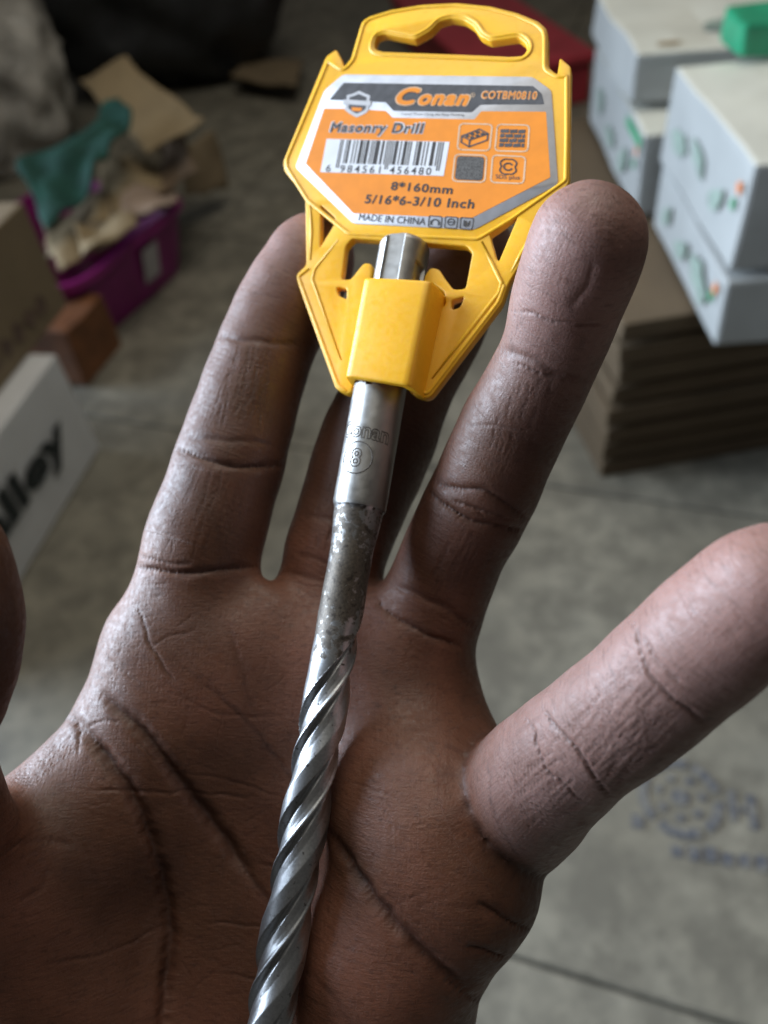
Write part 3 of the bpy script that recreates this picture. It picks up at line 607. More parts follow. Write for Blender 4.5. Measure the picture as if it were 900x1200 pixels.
def skin_mat():
    m, t, b = nt('skin')
    A = lambda n: N(t, 'ShaderNodeAttribute', attribute_name=n).outputs['Fac']
    geo = N(t, 'ShaderNodeTexCoord').outputs['Object']
    def noise(s, d=4, vec=geo, r=0.55):
        n = N(t, 'ShaderNodeTexNoise', i_Scale=s, i_Detail=d, i_Roughness=r); t.links.new(vec, n.inputs['Vector']); return n.outputs[0]
    cx = N(t, 'ShaderNodeCombineXYZ'); t.links.new(A('axial'), cx.inputs[0]); t.links.new(A('around'), cx.inputs[1])
    def sv(sx, sy):
        v = N(t, 'ShaderNodeVectorMath', operation='MULTIPLY'); v.inputs[1].default_value = (sx, sy, 1); t.links.new(cx.outputs[0], v.inputs[0]); return v.outputs[0]
    base = ramp(t, noise(55, 5), [(0.30, (0.096, 0.039, 0.0205)), (0.52, (0.138, 0.058, 0.031)), (0.72, (0.172, 0.075, 0.042))])
    base = mixc(t, ramp(t, noise(300, 4), [(0.35, (0, 0, 0)), (0.7, (0.35,) * 3)]), base, (0.08, 0.033, 0.021))
    base = mixc(t, ramp(t, noise(28, 3), [(0.42, (0, 0, 0)), (0.66, (0.75,) * 3)]), base, (0.215, 0.084, 0.052))
    base = mixc(t, ramp(t, noise(900, 2), [(0.60, (0, 0, 0)), (0.72, (0.4,) * 3)]), base, (0.055, 0.021, 0.013))
    pale = ramp(t, noise(120, 4), [(0.3, (0.205, 0.118, 0.098)), (0.7, (0.30, 0.185, 0.162))])
    base = mixc(t, A('pale'), base, pale)
    mf = N(t, 'ShaderNodeMath', operation='MULTIPLY'); mf.inputs[1].default_value = 0.5; t.links.new(A('finger'), mf.inputs[0])
    base = mixc(t, mf.outputs[0], base, (0.062, 0.026, 0.0155))
    mt = N(t, 'ShaderNodeMath', operation='MULTIPLY'); mt.inputs[1].default_value = 0.7; t.links.new(A('tip'), mt.inputs[0])
    base = mixc(t, mt.outputs[0], base, (0.27, 0.145, 0.12))
    dis = N(t, 'ShaderNodeVectorMath', operation='MULTIPLY_ADD'); nzv = N(t, 'ShaderNodeTexNoise', i_Scale=160.0, i_Detail=3); t.links.new(geo, nzv.inputs['Vector']); t.links.new(nzv.outputs['Color'], dis.inputs[0]); dis.inputs[1].default_value = (0.006,) * 3; t.links.new(geo, dis.inputs[2])
    v2 = N(t, 'ShaderNodeTexVoronoi', feature='DISTANCE_TO_EDGE', i_Scale=330.0); t.links.new(dis.outputs[0], v2.inputs['Vector'])
    base = mixc(t, ramp(t, v2.outputs['Distance'], [(0.0, (0.13,) * 3), (0.05, (0, 0, 0))]), base, (0.05, 0.019, 0.012))
    base = mixc(t, ramp(t, noise(1.0, 4, sv(1.7, 0.30)), [(0.34, (0.34,) * 3), (0.47, (0, 0, 0))]), base, (0.06, 0.023, 0.015))
    md = N(t, 'ShaderNodeMath', operation='MULTIPLY'); md.inputs[1].default_value = 0.7; t.links.new(A('dorsal'), md.inputs[0])
    base = mixc(t, md.outputs[0], base, (0.06, 0.027, 0.018))
    mc = N(t, 'ShaderNodeMath', operation='MULTIPLY'); mc.inputs[1].default_value = 0.85; t.links.new(A('crease'), mc.inputs[0])
    base = mixc(t, mc.outputs[0], base, (0.034, 0.014, 0.011))
    t.links.new(base, b.inputs['Base Color'])
    rg = ramp(t, noise(800, 4), [(0.3, (0.42,) * 3), (0.7, (0.68,) * 3)]); t.links.new(rg, b.inputs['Roughness'])
    b.inputs['Specular IOR Level'].default_value = 0.48
    b.inputs['Subsurface Weight'].default_value = 0.25; b.inputs['Subsurface Radius'].default_value = (1.0, 0.4, 0.25); b.inputs['Subsurface Scale'].default_value = 0.0016
    # fine relief: cells, ridges across the fingers, ridges along
    vo = N(t, 'ShaderNodeTexVoronoi', feature='DISTANCE_TO_EDGE', i_Scale=1500.0); t.links.new(geo, vo.inputs['Vector'])
    v1 = ramp(t, vo.outputs['Distance'], [(0.0, (0, 0, 0)), (0.25, (1, 1, 1))])
    n_tr = noise(1.0, 3, sv(2.6, 0.35)); n_lo = noise(1.0, 3, sv(0.3, 1.8)); n_mc = noise(2600, 4)
    wv = N(t, 'ShaderNodeTexWave', wave_type='BANDS', bands_direction='DIAGONAL', i_Scale=290.0, i_Distortion=14.0, i_Detail=1.0); wv.inputs['Detail Scale'].default_value = 0.12; t.links.new(geo, wv.inputs['Vector'])
    def add(a, k, c=None):
        q = N(t, 'ShaderNodeMath', operation='MULTIPLY_ADD'); t.links.new(a, q.inputs[0]); q.inputs[1].default_value = k
        if c is not None: t.links.new(c, q.inputs[2])
        else: q.inputs[2].default_value = 0
        return q.outputs[0]
    h = add(v1, 0.15); h = add(n_tr, 0.75, h); h = add(n_lo, 0.55, h); h = add(n_mc, 0.5, h); h = add(wv.outputs['Fac'], 0.14, h); h = add(ramp(t, v2.outputs['Distance'], [(0, (0, 0, 0)), (0.08, (1, 1, 1))]), 0.05, h)
    bp = N(t, 'ShaderNodeBump', i_Strength=0.45, i_Distance=0.00022); t.links.new(h, bp.inputs['Height']); t.links.new(bp.outputs[0], b.inputs['Normal'])
    return m
hme.materials.clear(); hme.materials.append(skin_mat())
hand = bpy.data.objects.new('hand', hme); COL.objects.link(hand); hand.location = tuple(hb)
tag(hand, 'open left hand with dark skin, palm up, holding out the drill bit', 'hand')

# ================================================================== DRILL BIT
DA = C(475, 287, 153.0); DB = C(315, 1200, 127.0)
dax = (DB - DA) / np.linalg.norm(DB - DA)            # towards the cutting tip
tilt = math.radians(22)
r0 = np.array([math.cos(tilt), 0, -math.sin(tilt)]); dr = r0 - dax * r0.dot(dax); dr /= np.linalg.norm(dr)   # to the right
dn = np.cross(dr, dax); dn = dn if dn[2] < 0 else -dn     # towards the camera
def dp(t, th, r):              # t mm along, angle from the front towards the right
    t, th, r = np.broadcast_arrays(t, th, r); sh = t.shape
    p = DA + t.ravel()[:, None] * dax + (r * np.cos(th)).ravel()[:, None] * dn + (r * np.sin(th)).ravel()[:, None] * dr
    return p.reshape(sh + (3,))
def t_of(u, v):                # where along the axis a pixel on it lies
    k = np.array([(u - 450) / F, (600 - v) / F, 1.0]); A = np.stack([k, -dax], 1); s = np.linalg.lstsq(A, DA, rcond=None)[0]; return s[1]
tC = t_of(424, 598); tN = t_of(385, 785)
def steel():
    m, t, b = nt('steel'); b.inputs['Metallic'].default_value = 1.0
    tc = N(t, 'ShaderNodeTexCoord').outputs['Object']
    n1 = N(t, 'ShaderNodeTexNoise', i_Scale=700, i_Detail=5); n2 = N(t, 'ShaderNodeTexNoise', i_Scale=160, i_Detail=4)
    for n in (n1, n2): t.links.new(tc, n.inputs['Vector'])
    c = ramp(t, n2.outputs[0], [(0.3, (0.34, 0.335, 0.32)), (0.7, (0.46, 0.455, 0.44))])
    c = mixc(t, ramp(t, n1.outputs[0], [(0.70, (0, 0, 0)), (0.76, (0.6,) * 3)]), c, (0.12, 0.10, 0.085)); t.links.new(c, b.inputs['Base Color'])
    t.links.new(ramp(t, n1.outputs[0], [(0.3, (0.38,) * 3), (0.7, (0.50,) * 3)]), b.inputs['Roughness'])
    bp = N(t, 'ShaderNodeBump', i_Strength=0.35, i_Distance=0.00008); t.links.new(n1.outputs[0], bp.inputs['Height']); t.links.new(bp.outputs[0], b.inputs['Normal'])
    return m
def grimy():
    m, t, b = nt('grimy_steel')
    tc = N(t, 'ShaderNodeTexCoord').outputs['Object']
    n1 = N(t, 'ShaderNodeTexNoise', i_Scale=800, i_Detail=5, i_Roughness=0.6); n2 = N(t, 'ShaderNodeTexNoise', i_Scale=150, i_Detail=6); n3 = N(t, 'ShaderNodeTexNoise', i_Scale=2200, i_Detail=4)
    for n in (n1, n2, n3): t.links.new(tc, n.inputs['Vector'])
    gr = N(t, 'ShaderNodeAttribute', attribute_name='grime').outputs['Fac']
    def ma(a, k, c):
        q = N(t, 'ShaderNodeMath', operation='MULTIPLY_ADD'); t.links.new(a, q.inputs[0]); q.inputs[1].default_value = k
        if isinstance(c, float): q.inputs[2].default_value = c
        else: t.links.new(c, q.inputs[2])
        return q.outputs[0]
    coat = ramp(t, ma(gr, 0.36, ma(n2.outputs[0], 0.75, n1.outputs[0])), [(0.92, (0, 0, 0)), (1.45, (0.85,) * 3)])     # brown film
    spk = ramp(t, ma(gr, 0.05, n1.outputs[0]), [(0.60, (0, 0, 0)), (0.70, (0.9,) * 3)])                            # pitted specks
    film = ramp(t, n3.outputs[0], [(0.3, (0.045, 0.034, 0.024)), (0.7, (0.12, 0.093, 0.064))])
    gs = N(t, 'ShaderNodeMath', operation='MULTIPLY', use_clamp=True); gs.inputs[1].default_value = 0.75; t.links.new(gr, gs.inputs[0])
    c = mixc(t, coat, mixc(t, gs.outputs[0], ramp(t, n3.outputs[0], [(0.3, (0.40, 0.41, 0.42)), (0.7, (0.52, 0.53, 0.54))]), (0.17, 0.155, 0.13)), film); c = mixc(t, spk, c, (0.045, 0.036, 0.030)); t.links.new(c, b.inputs['Base Color'])
    t.links.new(ma(coat, -0.40, 1.0), b.inputs['Metallic']); t.links.new(ramp(t, coat, [(0, (0.40,) * 3), (1, (0.58,) * 3)]), b.inputs['Roughness'])
    bp = N(t, 'ShaderNodeBump', i_Strength=0.18, i_Distance=0.00006); t.links.new(n1.outputs[0], bp.inputs['Height']); t.links.new(bp.outputs[0], b.inputs['Normal'])
    return m
M_steel = steel(); M_grime = grimy(); M_engr = simple('engraved_line', (0.10, 0.09, 0.08), 0.6, 0.3, 300)
M_carbide = simple('carbide', (0.16, 0.16, 0.165), 0.45, 0.1, 300, Metallic=0.8)
dbase = c2w([DA + dax * 160])[0]
bit = empty('drill_bit', dbase); tag(bit, 'long steel masonry drill bit lying across the open palm', 'drill bit')
def tube(name, ts, radf, mat, nth=96, cap0=True, cap1=True, sharp=None):
    th = np.linspace(0, 2 * math.pi, nth, endpoint=False)
    T, A = np.meshgrid(ts, th, indexing='ij'); V = c2w(dp(T, A, radf(T, A)).reshape(-1, 3)); Fc = []
    n = len(ts)
    for i in range(n - 1):
        for j in range(nth):
            j2 = (j + 1) % nth; Fc.append((i * nth + j, i * nth + j2, (i + 1) * nth + j2, (i + 1) * nth + j))
    V = list(V)
    if cap0: V.append(c2w([DA + dax * ts[0]])[0]); c = len(V) - 1; Fc += [(c, (j + 1) % nth, j) for j in range(nth)]
    if cap1: V.append(c2w([DA + dax * ts[-1]])[0]); c = len(V) - 1; b0 = (n - 1) * nth; Fc += [(c, b0 + j, b0 + (j + 1) % nth) for j in range(nth)]
    o = mesh(name, V, Fc, mat, bit, True)
    bm = bmesh.new(); bm.from_mesh(o.data); bmesh.ops.recalc_face_normals(bm, faces=bm.faces); bm.to_mesh(o.data); bm.free()
    o.data.shade_smooth(); o.data.set_sharp_from_angle(angle=math.radians(sharp or 40))
    return o
wrapd = lambda a: (a + math.pi) % (2 * math.pi) - math.pi
tG = t_of(440, 459)            # end of the long grooves
def shank_r(T, A):
    r = np.full_like(T, 5.0); r = np.where(T < 0.8, 4.35 + 0.65 * np.sqrt(np.clip(T / 0.8, 0, 1)), r)
    for c0 in (-0.02, math.pi - 0.02):                       # open grooves
        w = wrapd(A - c0); hw = 0.40 * np.sqrt(np.clip(1 - np.clip((T - tG + 2.0) / 2.0, 0, 1) ** 2, 0, 1)); ins = np.abs(w) < hw
        r = np.where(ins & (T < tG), np.minimum(r, 4.15 / np.cos(np.clip(w, -1, 1))), r)
    for c0 in (math.pi / 2 - 0.3, -math.pi / 2 - 0.3):
        w = wrapd(A - c0); r = np.where((np.abs(w) < 0.30) & (T < tG - 6) & (T > 5), 4.3, r)
    e = tC + 0.35 * np.sin(A + 0.6) + 0.12 * np.sin(3 * A)      # uneven forged collar edge
    k = np.clip((T - (e - 1.2)) / 1.2, 0, 1); r = r - 0.28 * k ** 2
    return r
ts = np.concatenate([[0, 0.1, 0.25, 0.45, 0.8], np.linspace(1.2, tC - 1.5, 110), np.linspace(tC - 1.4, tC - 0.2, 8)])
shank = tube('shank', ts, shank_r, M_steel, 160, True, False, 28)
def neck_r(T, A):
    s = np.clip((T - tC) / 7.5, 0, 1); s = s * s * (3 - 2 * s)
    e = np.clip((T - (tC - 0.2)) / 0.5, 0, 1)
    r = (4.72 - 0.22 * e) * (1 - s) + 3.98 * s
    return r + 0.05 * np.sin(2 * A + T * 0.4) + 0.03 * np.sin(5 * A - T)
ts = np.concatenate([[tC - 0.2, tC, tC + 0.2], np.linspace(tC + 0.5, tN - 14, 60)])
neck = tube('neck', ts, neck_r, M_grime, 96, False, False)
# fluted part: two stepped teeth per turn
LEAD = 19.2; TE = 156.0
ph0 = t_of(390, 798)
def tooth(x):                  # x in 0..1 down from a step
    return x
def flute_r(T, A):
    ph = ((T - ph0) / LEAD + 2 * A / (2 * math.pi)) % 1.0          # two-start helix
    r = np.interp(ph, [0, 0.03, 0.07, 0.13, 0.24, 0.31, 0.345, 0.38, 0.405, 0.44, 0.50, 0.62, 0.71, 0.79, 1.0], [4.2, 2.85, 2.9, 3.3, 3.45, 3.68, 4.0, 4.02, 2.85, 2.9, 3.3, 3.5, 3.85, 4.2, 4.22])
    x = (T - ph0) + 2 * LEAD * wrapd(A) / (2 * math.pi); w = (x > 0).astype(float)       # first step is where the flute runs out
    nk = 3.98 + 0.05 * np.sin(2 * A + T * 0.4) + 0.03 * np.sin(5 * A - T)
    return nk * (1 - w) + r * w
ts = np.linspace(tN - 14, TE, 900)
flute = tube('fluted_body', ts, flute_r, M_grime, 180, False, True, 50)
for ob_ in (neck, flute):
    Vn = np.array([v.co for v in ob_.data.vertices]); q = (Vn - CAM) @ R * 1000; q[:, 2] *= -1; rel = q - DA
    tt_ = rel @ dax; aa = np.arctan2(rel @ dr, rel @ dn)
    g_ = np.exp(-((tt_ - (tC + 13)) / 11) ** 2) * (0.35 + 0.65 * np.exp(-(wrapd(aa - 0.35) / 0.75) ** 2)) - 0.55 * np.clip((tt_ - tC - 24) / 8, 0, 1)
    ga_ = ob_.data.attributes.new('grime', 'FLOAT', 'POINT'); ga_.data.foreach_set('value', g_.astype(np.float32))
# carbide tip plate (below the frame)
V = []
for t_, w_ in ((153, 4.2), (157.5, 4.2), (160, 0.3)):
    for sx in (-1, 1):
        for sn in (-1, 1): V.append(c2w([DA + dax * t_ + dr * sx * w_ + dn * sn * 1.2])[0])
Fc = [(0, 1, 3, 2), (0, 2, 6, 4), (1, 5, 7, 3), (0, 4, 5, 1), (2, 3, 7, 6), (4, 6, 10, 8), (5, 9, 11, 7), (4, 8, 9, 5), (6, 7, 11, 10), (8, 10, 11, 9)]
mesh('carbide_tip', V, Fc, M_carbide, bit)

def engrave(name, body, u, v, wmm, hmm, sx=0.0, ring=False):
    if ring:
        V = []; Fc = []; n = 64
        for i in range(n):
            a = 2 * math.pi * i / n
            for j in range(6):
                b_ = 2 * math.pi * j / 6; rr = wmm / 2 + 0.13 * math.cos(b_); V.append((rr * math.cos(a), rr * math.sin(a), 0.10 * math.sin(b_)))
        for i in range(n):
            for j in range(6): Fc.append((i * 6 + j, i * 6 + (j + 1) % 6, ((i + 1) % n) * 6 + (j + 1) % 6, ((i + 1) % n) * 6 + j))
        V = np.array(V)
    else:
        V, Fc = text_mesh(body, 0.02, 0.03)
        mn, mx = V.min(0), V.max(0); zz = V[:, 2]
        V = np.stack([((V[:, 0] - mn[0]) / (mx[0] - mn[0]) - 0.5) * wmm, ((V[:, 1] - mn[1]) / (mx[1] - mn[1]) - 0.5) * hmm, np.clip(zz / 0.03, -1, 1) * 0.09], 1)
    k = np.array([(u - 450) / F, (600 - v) / F, 1.0]); t0 = t_of(u, v); pa = DA + dax * t0; x0 = float((k * pa[2] - pa) @ dr)
    th = math.asin(max(-0.95, min(0.95, x0 / 5.0))) + V[:, 0] / 5.0
    p = dp(t0 - V[:, 1] + sx * V[:, 0], th, 5.0 + V[:, 2])
    return mesh(name, c2w(p), Fc, M_engr, shank, False)
engrave('engraved_name', 'Conan', 438, 514, 10.5, 3.3, 0.06)
engrave('engraved_size', '8', 429, 545, 2.2, 3.7)
engrave('engraved_ring', '', 430, 545, 6.0, 6.0, ring=True)

# ================================================================== PLASTIC HOLDER AND ITS PRINTED LABEL
pa_ = -dax; pr_ = dr; pn_ = dn; PO = DA
def pl(u, v, h=0.0):           # photo pixel -> millimetres in the plane of the plate
    k = np.array([(u - 450) / F, (600 - v) / F, 1.0]); o = PO + pn_ * h; s = (o @ pn_) / (k @ pn_); p = k * s - o
    return float(p @ pr_), float(p @ pa_)
def pw(x, y, h):
    return c2w(np.array([PO + pr_ * a + pa_ * b + pn_ * c for a, b, c in zip(np.ravel(x), np.ravel(y), np.broadcast_to(h, np.ravel(x).shape))]))
def plastic():
    m, t, b = nt('yellow_plastic'); tc = N(t, 'ShaderNodeTexCoord').outputs['Object']
    n1 = N(t, 'ShaderNodeTexNoise', i_Scale=60, i_Detail=5); n2 = N(t, 'ShaderNodeTexNoise', i_Scale=900, i_Detail=4)
    for n in (n1, n2): t.links.new(tc, n.inputs['Vector'])
    c = ramp(t, n1.outputs[0], [(0.3, (0.82, 0.415, 0.014)), (0.7, (0.90, 0.475, 0.020))])
    c = mixc(t, ramp(t, n2.outputs[0], [(0.60, (0, 0, 0)), (0.8, (0.25,) * 3)]), c, (0.6, 0.29, 0.02)); t.links.new(c, b.inputs['Base Color'])
    t.links.new(ramp(t, n2.outputs[0], [(0.3, (0.32,) * 3), (0.7, (0.5,) * 3)]), b.inputs['Roughness'])
    b.inputs['Subsurface Weight'].default_value = 0.2; b.inputs['Subsurface Scale'].default_value = 0.002; b.inputs['Subsurface Radius'].default_value = (1, 0.6, 0.1)
    bp = N(t, 'ShaderNodeBump', i_Strength=0.18, i_Distance=0.0001); t.links.new(n2.outputs[0], bp.inputs['Height']); t.links.new(bp.outputs[0], b.inputs['Normal'])
    return m
M_yel = plastic()
M_silver = simple('silver_print', (0.50, 0.50, 0.52), 0.6, 0.10, 400, Metallic=0.35)
M_orange = simple('orange_print', (0.77, 0.235, 0.006), 0.6, 0.06, 300)
M_dark = simple('dark_print', (0.060, 0.060, 0.066), 0.6, 0.25, 500)
M_white = simple('white_print', (0.68, 0.69, 0.72), 0.6, 0.04, 300)
M_black = simple('black_print', (0.035, 0.033, 0.035), 0.5, 0.2, 500)
M_cream = simple('cream_print', (0.66, 0.46, 0.30), 0.5, 0.1, 400)
hbase = c2w([PO + pa_ * -30])[0]
holder = empty('plastic_holder', hbase); tag(holder, 'yellow plastic hanging holder with printed label, clipped round the drill shank', 'holder')
def solid(name, outer, holes, h0, h1, bevel, mat, parent, res=2):
    """filled outline (plane millimetres) with holes, rounded edges, from height h0 to h1"""
    cu = bpy.data.curves.new(name, 'CURVE'); cu.dimensions = '2D'; cu.fill_mode = 'BOTH'
    for pts in [outer] + holes:
        sp = cu.splines.new('POLY'); sp.points.add(len(pts) - 1)
        for q_, (x, y) in zip(sp.points, pts): q_.co = (x, y, 0, 1)
        sp.use_cyclic_u = True
    cu.extrude = (h1 - h0) / 2 - bevel; cu.bevel_depth = bevel; cu.bevel_resolution = res; cu.offset = -bevel
    o = bpy.data.objects.new(name, cu); COL.objects.link(o); g = bpy.context.evaluated_depsgraph_get()
    m = bpy.data.meshes.new_from_object(o.evaluated_get(g)); bpy.data.objects.remove(o)
    V = np.array([v.co for v in m.vertices]); Fc = [tuple(p.vertices) for p in m.polygons]; bpy.data.meshes.remove(m)
    o = mesh(name, pw(V[:, 0], V[:, 1], V[:, 2] + (h0 + h1) / 2), Fc, mat, parent)
    bm = bmesh.new(); bm.from_mesh(o.data); bmesh.ops.remove_doubles(bm, verts=bm.verts, dist=1e-6); bmesh.ops.recalc_face_normals(bm, faces=bm.faces); bm.to_mesh(o.data); bm.free()
    o.data.shade_smooth(); o.data.set_sharp_from_angle(angle=math.radians(50)); return o
def rnd(pts, r=0.5, n=3):      # round the corners of a polygon
    out = []; k = len(pts); P_ = [np.array(p) for p in pts]
    for i in range(k):
        a, b, c = P_[i - 1], P_[i], P_[(i + 1) % k]; la, lc = np.linalg.norm(a - b), np.linalg.norm(c - b)
        ra, rc = min(r, la * 0.4), min(r, lc * 0.4); p0 = b + (a - b) / la * ra; p1 = b + (c - b) / lc * rc
        for s in np.linspace(0, 1, n): out.append(tuple((1 - s) ** 2 * p0 + 2 * s * (1 - s) * b + s * s * p1))
    return out
px = lambda L, h=0.0: [pl(u, v, h) for u, v in L]
outer_px = [(335, 202), (334, 192), (384, 70), (396, 61), (402, 73), (405, 82), (413, 72), (423, 38), (426, 29), (434, 23), (460, 15), (496, 9), (536, 7), (576, 11),
            (608, 19), (632, 29), (641, 37), (643, 45), (643, 82), (654, 91), (657, 71), (670, 82), (669, 160), (668, 217), (634, 275), (597, 335), (589, 358), (507, 466), (500, 469), (486, 465),
            (479, 458), (499, 326), (506, 316), (516, 318), (523, 329), (533, 342), (547, 341), (555, 299), (548, 291), (502, 288), (415, 282), (407, 291), (402, 330), (413, 330), (420, 321), (428, 311), (437, 311), (437, 322), (414, 462), (408, 464), (395, 457), (350, 332), (349, 324), (361, 313), (360, 234)]
holes_px = [[(440, 56), (443, 46), (452, 43), (488, 50), (506, 40), (516, 29), (530, 25), (545, 27), (556, 34), (564, 46), (576, 52), (608, 47), (617, 54), (619, 62), (614, 69), (600, 70), (530, 67), (450, 64), (441, 61)],
            [(378, 243), (395, 258), (394, 265), (377, 293)], [(575, 277), (590, 267), (606, 255), (607, 259), (586, 309), (583, 306)],
            [(399, 341), (406, 342), (406, 350), (400, 347)], [(510, 341), (519, 348), (520, 357), (514, 363), (509, 358)], [(533, 356), (542, 353), (539, 361), (533, 363)]]
for k_ in (3, 4, 5):            # the little relief slots beside the shank
    cu_, cv_ = np.mean(holes_px[k_], 0); holes_px[k_] = [(cu_ + (u - cu_) * 1.7, cv_ + (v - cv_) * 1.6) for u, v in holes_px[k_]]
plate = solid('plate', rnd(px(outer_px), 0.6), [rnd(px(h), 0.5) for h in holes_px], -1.1, 0.9, 0.3, M_yel, holder)
# raised rims
def bead(name, pts, rad, h, parent, closed=False, n=8):
    P_ = [np.array(p) for p in pts]; k = len(P_); V = []; Fc = []
    for i in range(k):
        a = P_[i - 1] if (i or closed) else P_[i]; c = P_[(i + 1) % k] if (i < k - 1 or closed) else P_[i]
        d_ = c - a; d_ = d_ / (np.linalg.norm(d_) + 1e-9); nn = np.array([-d_[1], d_[0]])
        sc = 1.0 if (closed or 0 < i < k - 1) else 0.55
        for j in range(n):
            b_ = 2 * math.pi * j / n; q_ = P_[i] + nn * rad * sc * math.cos(b_); V.append((q_[0], q_[1], h + rad * sc * 0.8 * math.sin(b_)))
    V = np.array(V)
    for i in range(k if closed else k - 1):
        i2 = (i + 1) % k
        for j in range(n): Fc.append((i * n + j, i * n + (j + 1) % n, i2 * n + (j + 1) % n, i2 * n + j))
    if not closed: Fc += [tuple(range(n)), tuple(range((k - 1) * n, k * n))]
    return mesh(name, pw(V[:, 0], V[:, 1], V[:, 2]), Fc, M_yel, parent, True)
def inset(L, d):               # move pixel outline inwards (plane mm)
    P_ = [np.array(p) for p in L]; k = len(P_); area_ = sum(P_[i][0] * P_[(i + 1) % k][1] - P_[(i + 1) % k][0] * P_[i][1] for i in range(k)); sg = 1 if area_ > 0 else -1
    out = []
    for i in range(k):
        e1 = P_[i] - P_[i - 1]; e2 = P_[(i + 1) % k] - P_[i]; n1 = np.array([-e1[1], e1[0]]) / np.linalg.norm(e1); n2 = np.array([-e2[1], e2[0]]) / np.linalg.norm(e2)
        nn = n1 + n2; nn /= max(0.5, nn @ nn / 2); out.append(P_[i] + sg * nn * d)
    return out
head_px = [(361, 240), (336, 200), (336, 190), (386, 72), (405, 84), (414, 74), (424, 38), (427, 30), (435, 24), (461, 16), (496, 10), (536, 8), (576, 12), (608, 20), (631, 30), (640, 38), (642, 46), (642, 84), (656, 92), (668, 90), (668, 160), (667, 216), (602, 262), (562, 286), (409, 279)]
bead('outer_rim', inset(rnd(px(head_px), 0.8, 4), 0.5), 0.45, 0.80, plate, True)
bead('handle_rim', rnd([tuple(p) for p in inset(rnd(px(holes_px[0]), 0.7), -0.9)], 0.4, 2), 0.45, 0.78, plate, True)
bead('body_rim', inset(rnd(px([(597, 336), (589, 358), (507, 465), (500, 468), (488, 462), (480, 440), (500, 330), (560, 290)]), 0.8), 0.7)[0:13], 0.42, 0.8, plate)
bead('body_rim', rnd(px([(408, 280), (363, 318), (352, 327), (398, 453), (409, 462)]), 0.5)[3:-1], 0.42, 0.8, plate)
bead('body_rib', px([(566, 286), (578, 312), (589, 334), (586, 346), (545, 398), (508, 446)]), 0.45, 0.8, plate)
bead('body_rib', px([(398, 284), (371, 318), (368, 330), (402, 424)]), 0.4, 0.8, plate)
bead('strut_rib', px([(366, 240), (367, 275), (366, 308)]), 0.5, 0.75, plate)
bead('strut_rib', px([(640, 252), (612, 300), (600, 322)]), 0.5, 0.75, plate)
# sleeve: a bridge over the shank
SL = [pl(426, 326, 6.2), pl(507, 330, 6.2), pl(481, 453, 6.2), pl(404, 441, 6.2)]
def sleeve():
    sec = []                    # half-open section across: x fraction and height
    prof = [(-0.06, -0.6), (-0.045, 1.6), (-0.02, 4.2), (0.0, 5.6), (0.02, 6.15), (0.05, 6.45), (0.12, 6.6), (0.5, 6.7), (0.88, 6.6), (0.95, 6.45), (0.98, 6.15), (1.0, 5.6), (1.02, 4.2), (1.045, 1.6), (1.06, -0.6)]
    inn = [(1.0, -0.6), (0.955, 3.2), (0.86, 5.2), (0.5, 5.5), (0.14, 5.2), (0.045, 3.2), (0.0, -0.6)]
    full = prof + inn; V = []; Fc = []; n = len(full); a, b, c, d = [np.array(p) for p in SL]
    st = [(0.0, 0.965), (0.008, 0.99), (0.03, 1.0), (0.25, 1), (0.5, 1), (0.75, 1), (0.97, 1.0), (0.992, 0.99), (1.0, 0.965)]
    for s, sh in st:
        l = a * (1 - s) + d * s; r_ = b * (1 - s) + c * s
        for k, (f_, h_) in enumerate(full):
            hh = h_ * (sh if k < len(prof) else 1) + 0.03 * math.sin(s * 9 + f_ * 5); p = l + (r_ - l) * f_; V.append((p[0], p[1], hh))
    for i in range(len(st) - 1):
        for j in range(n): Fc.append((i * n + j, i * n + (j + 1) % n, (i + 1) * n + (j + 1) % n, (i + 1) * n + j))
    Fc += [tuple(range(n)), tuple(range((len(st) - 1) * n, len(st) * n))]
    V = np.array(V); o = mesh('sleeve', pw(V[:, 0], V[:, 1], V[:, 2]), Fc, M_yel, holder, True)
    bm = bmesh.new(); bm.from_mesh(o.data); bmesh.ops.recalc_face_normals(bm, faces=bm.faces); bm.to_mesh(o.data); bm.free(); o.data.shade_smooth(); o.data.set_sharp_from_angle(angle=math.radians(55))
sleeve()
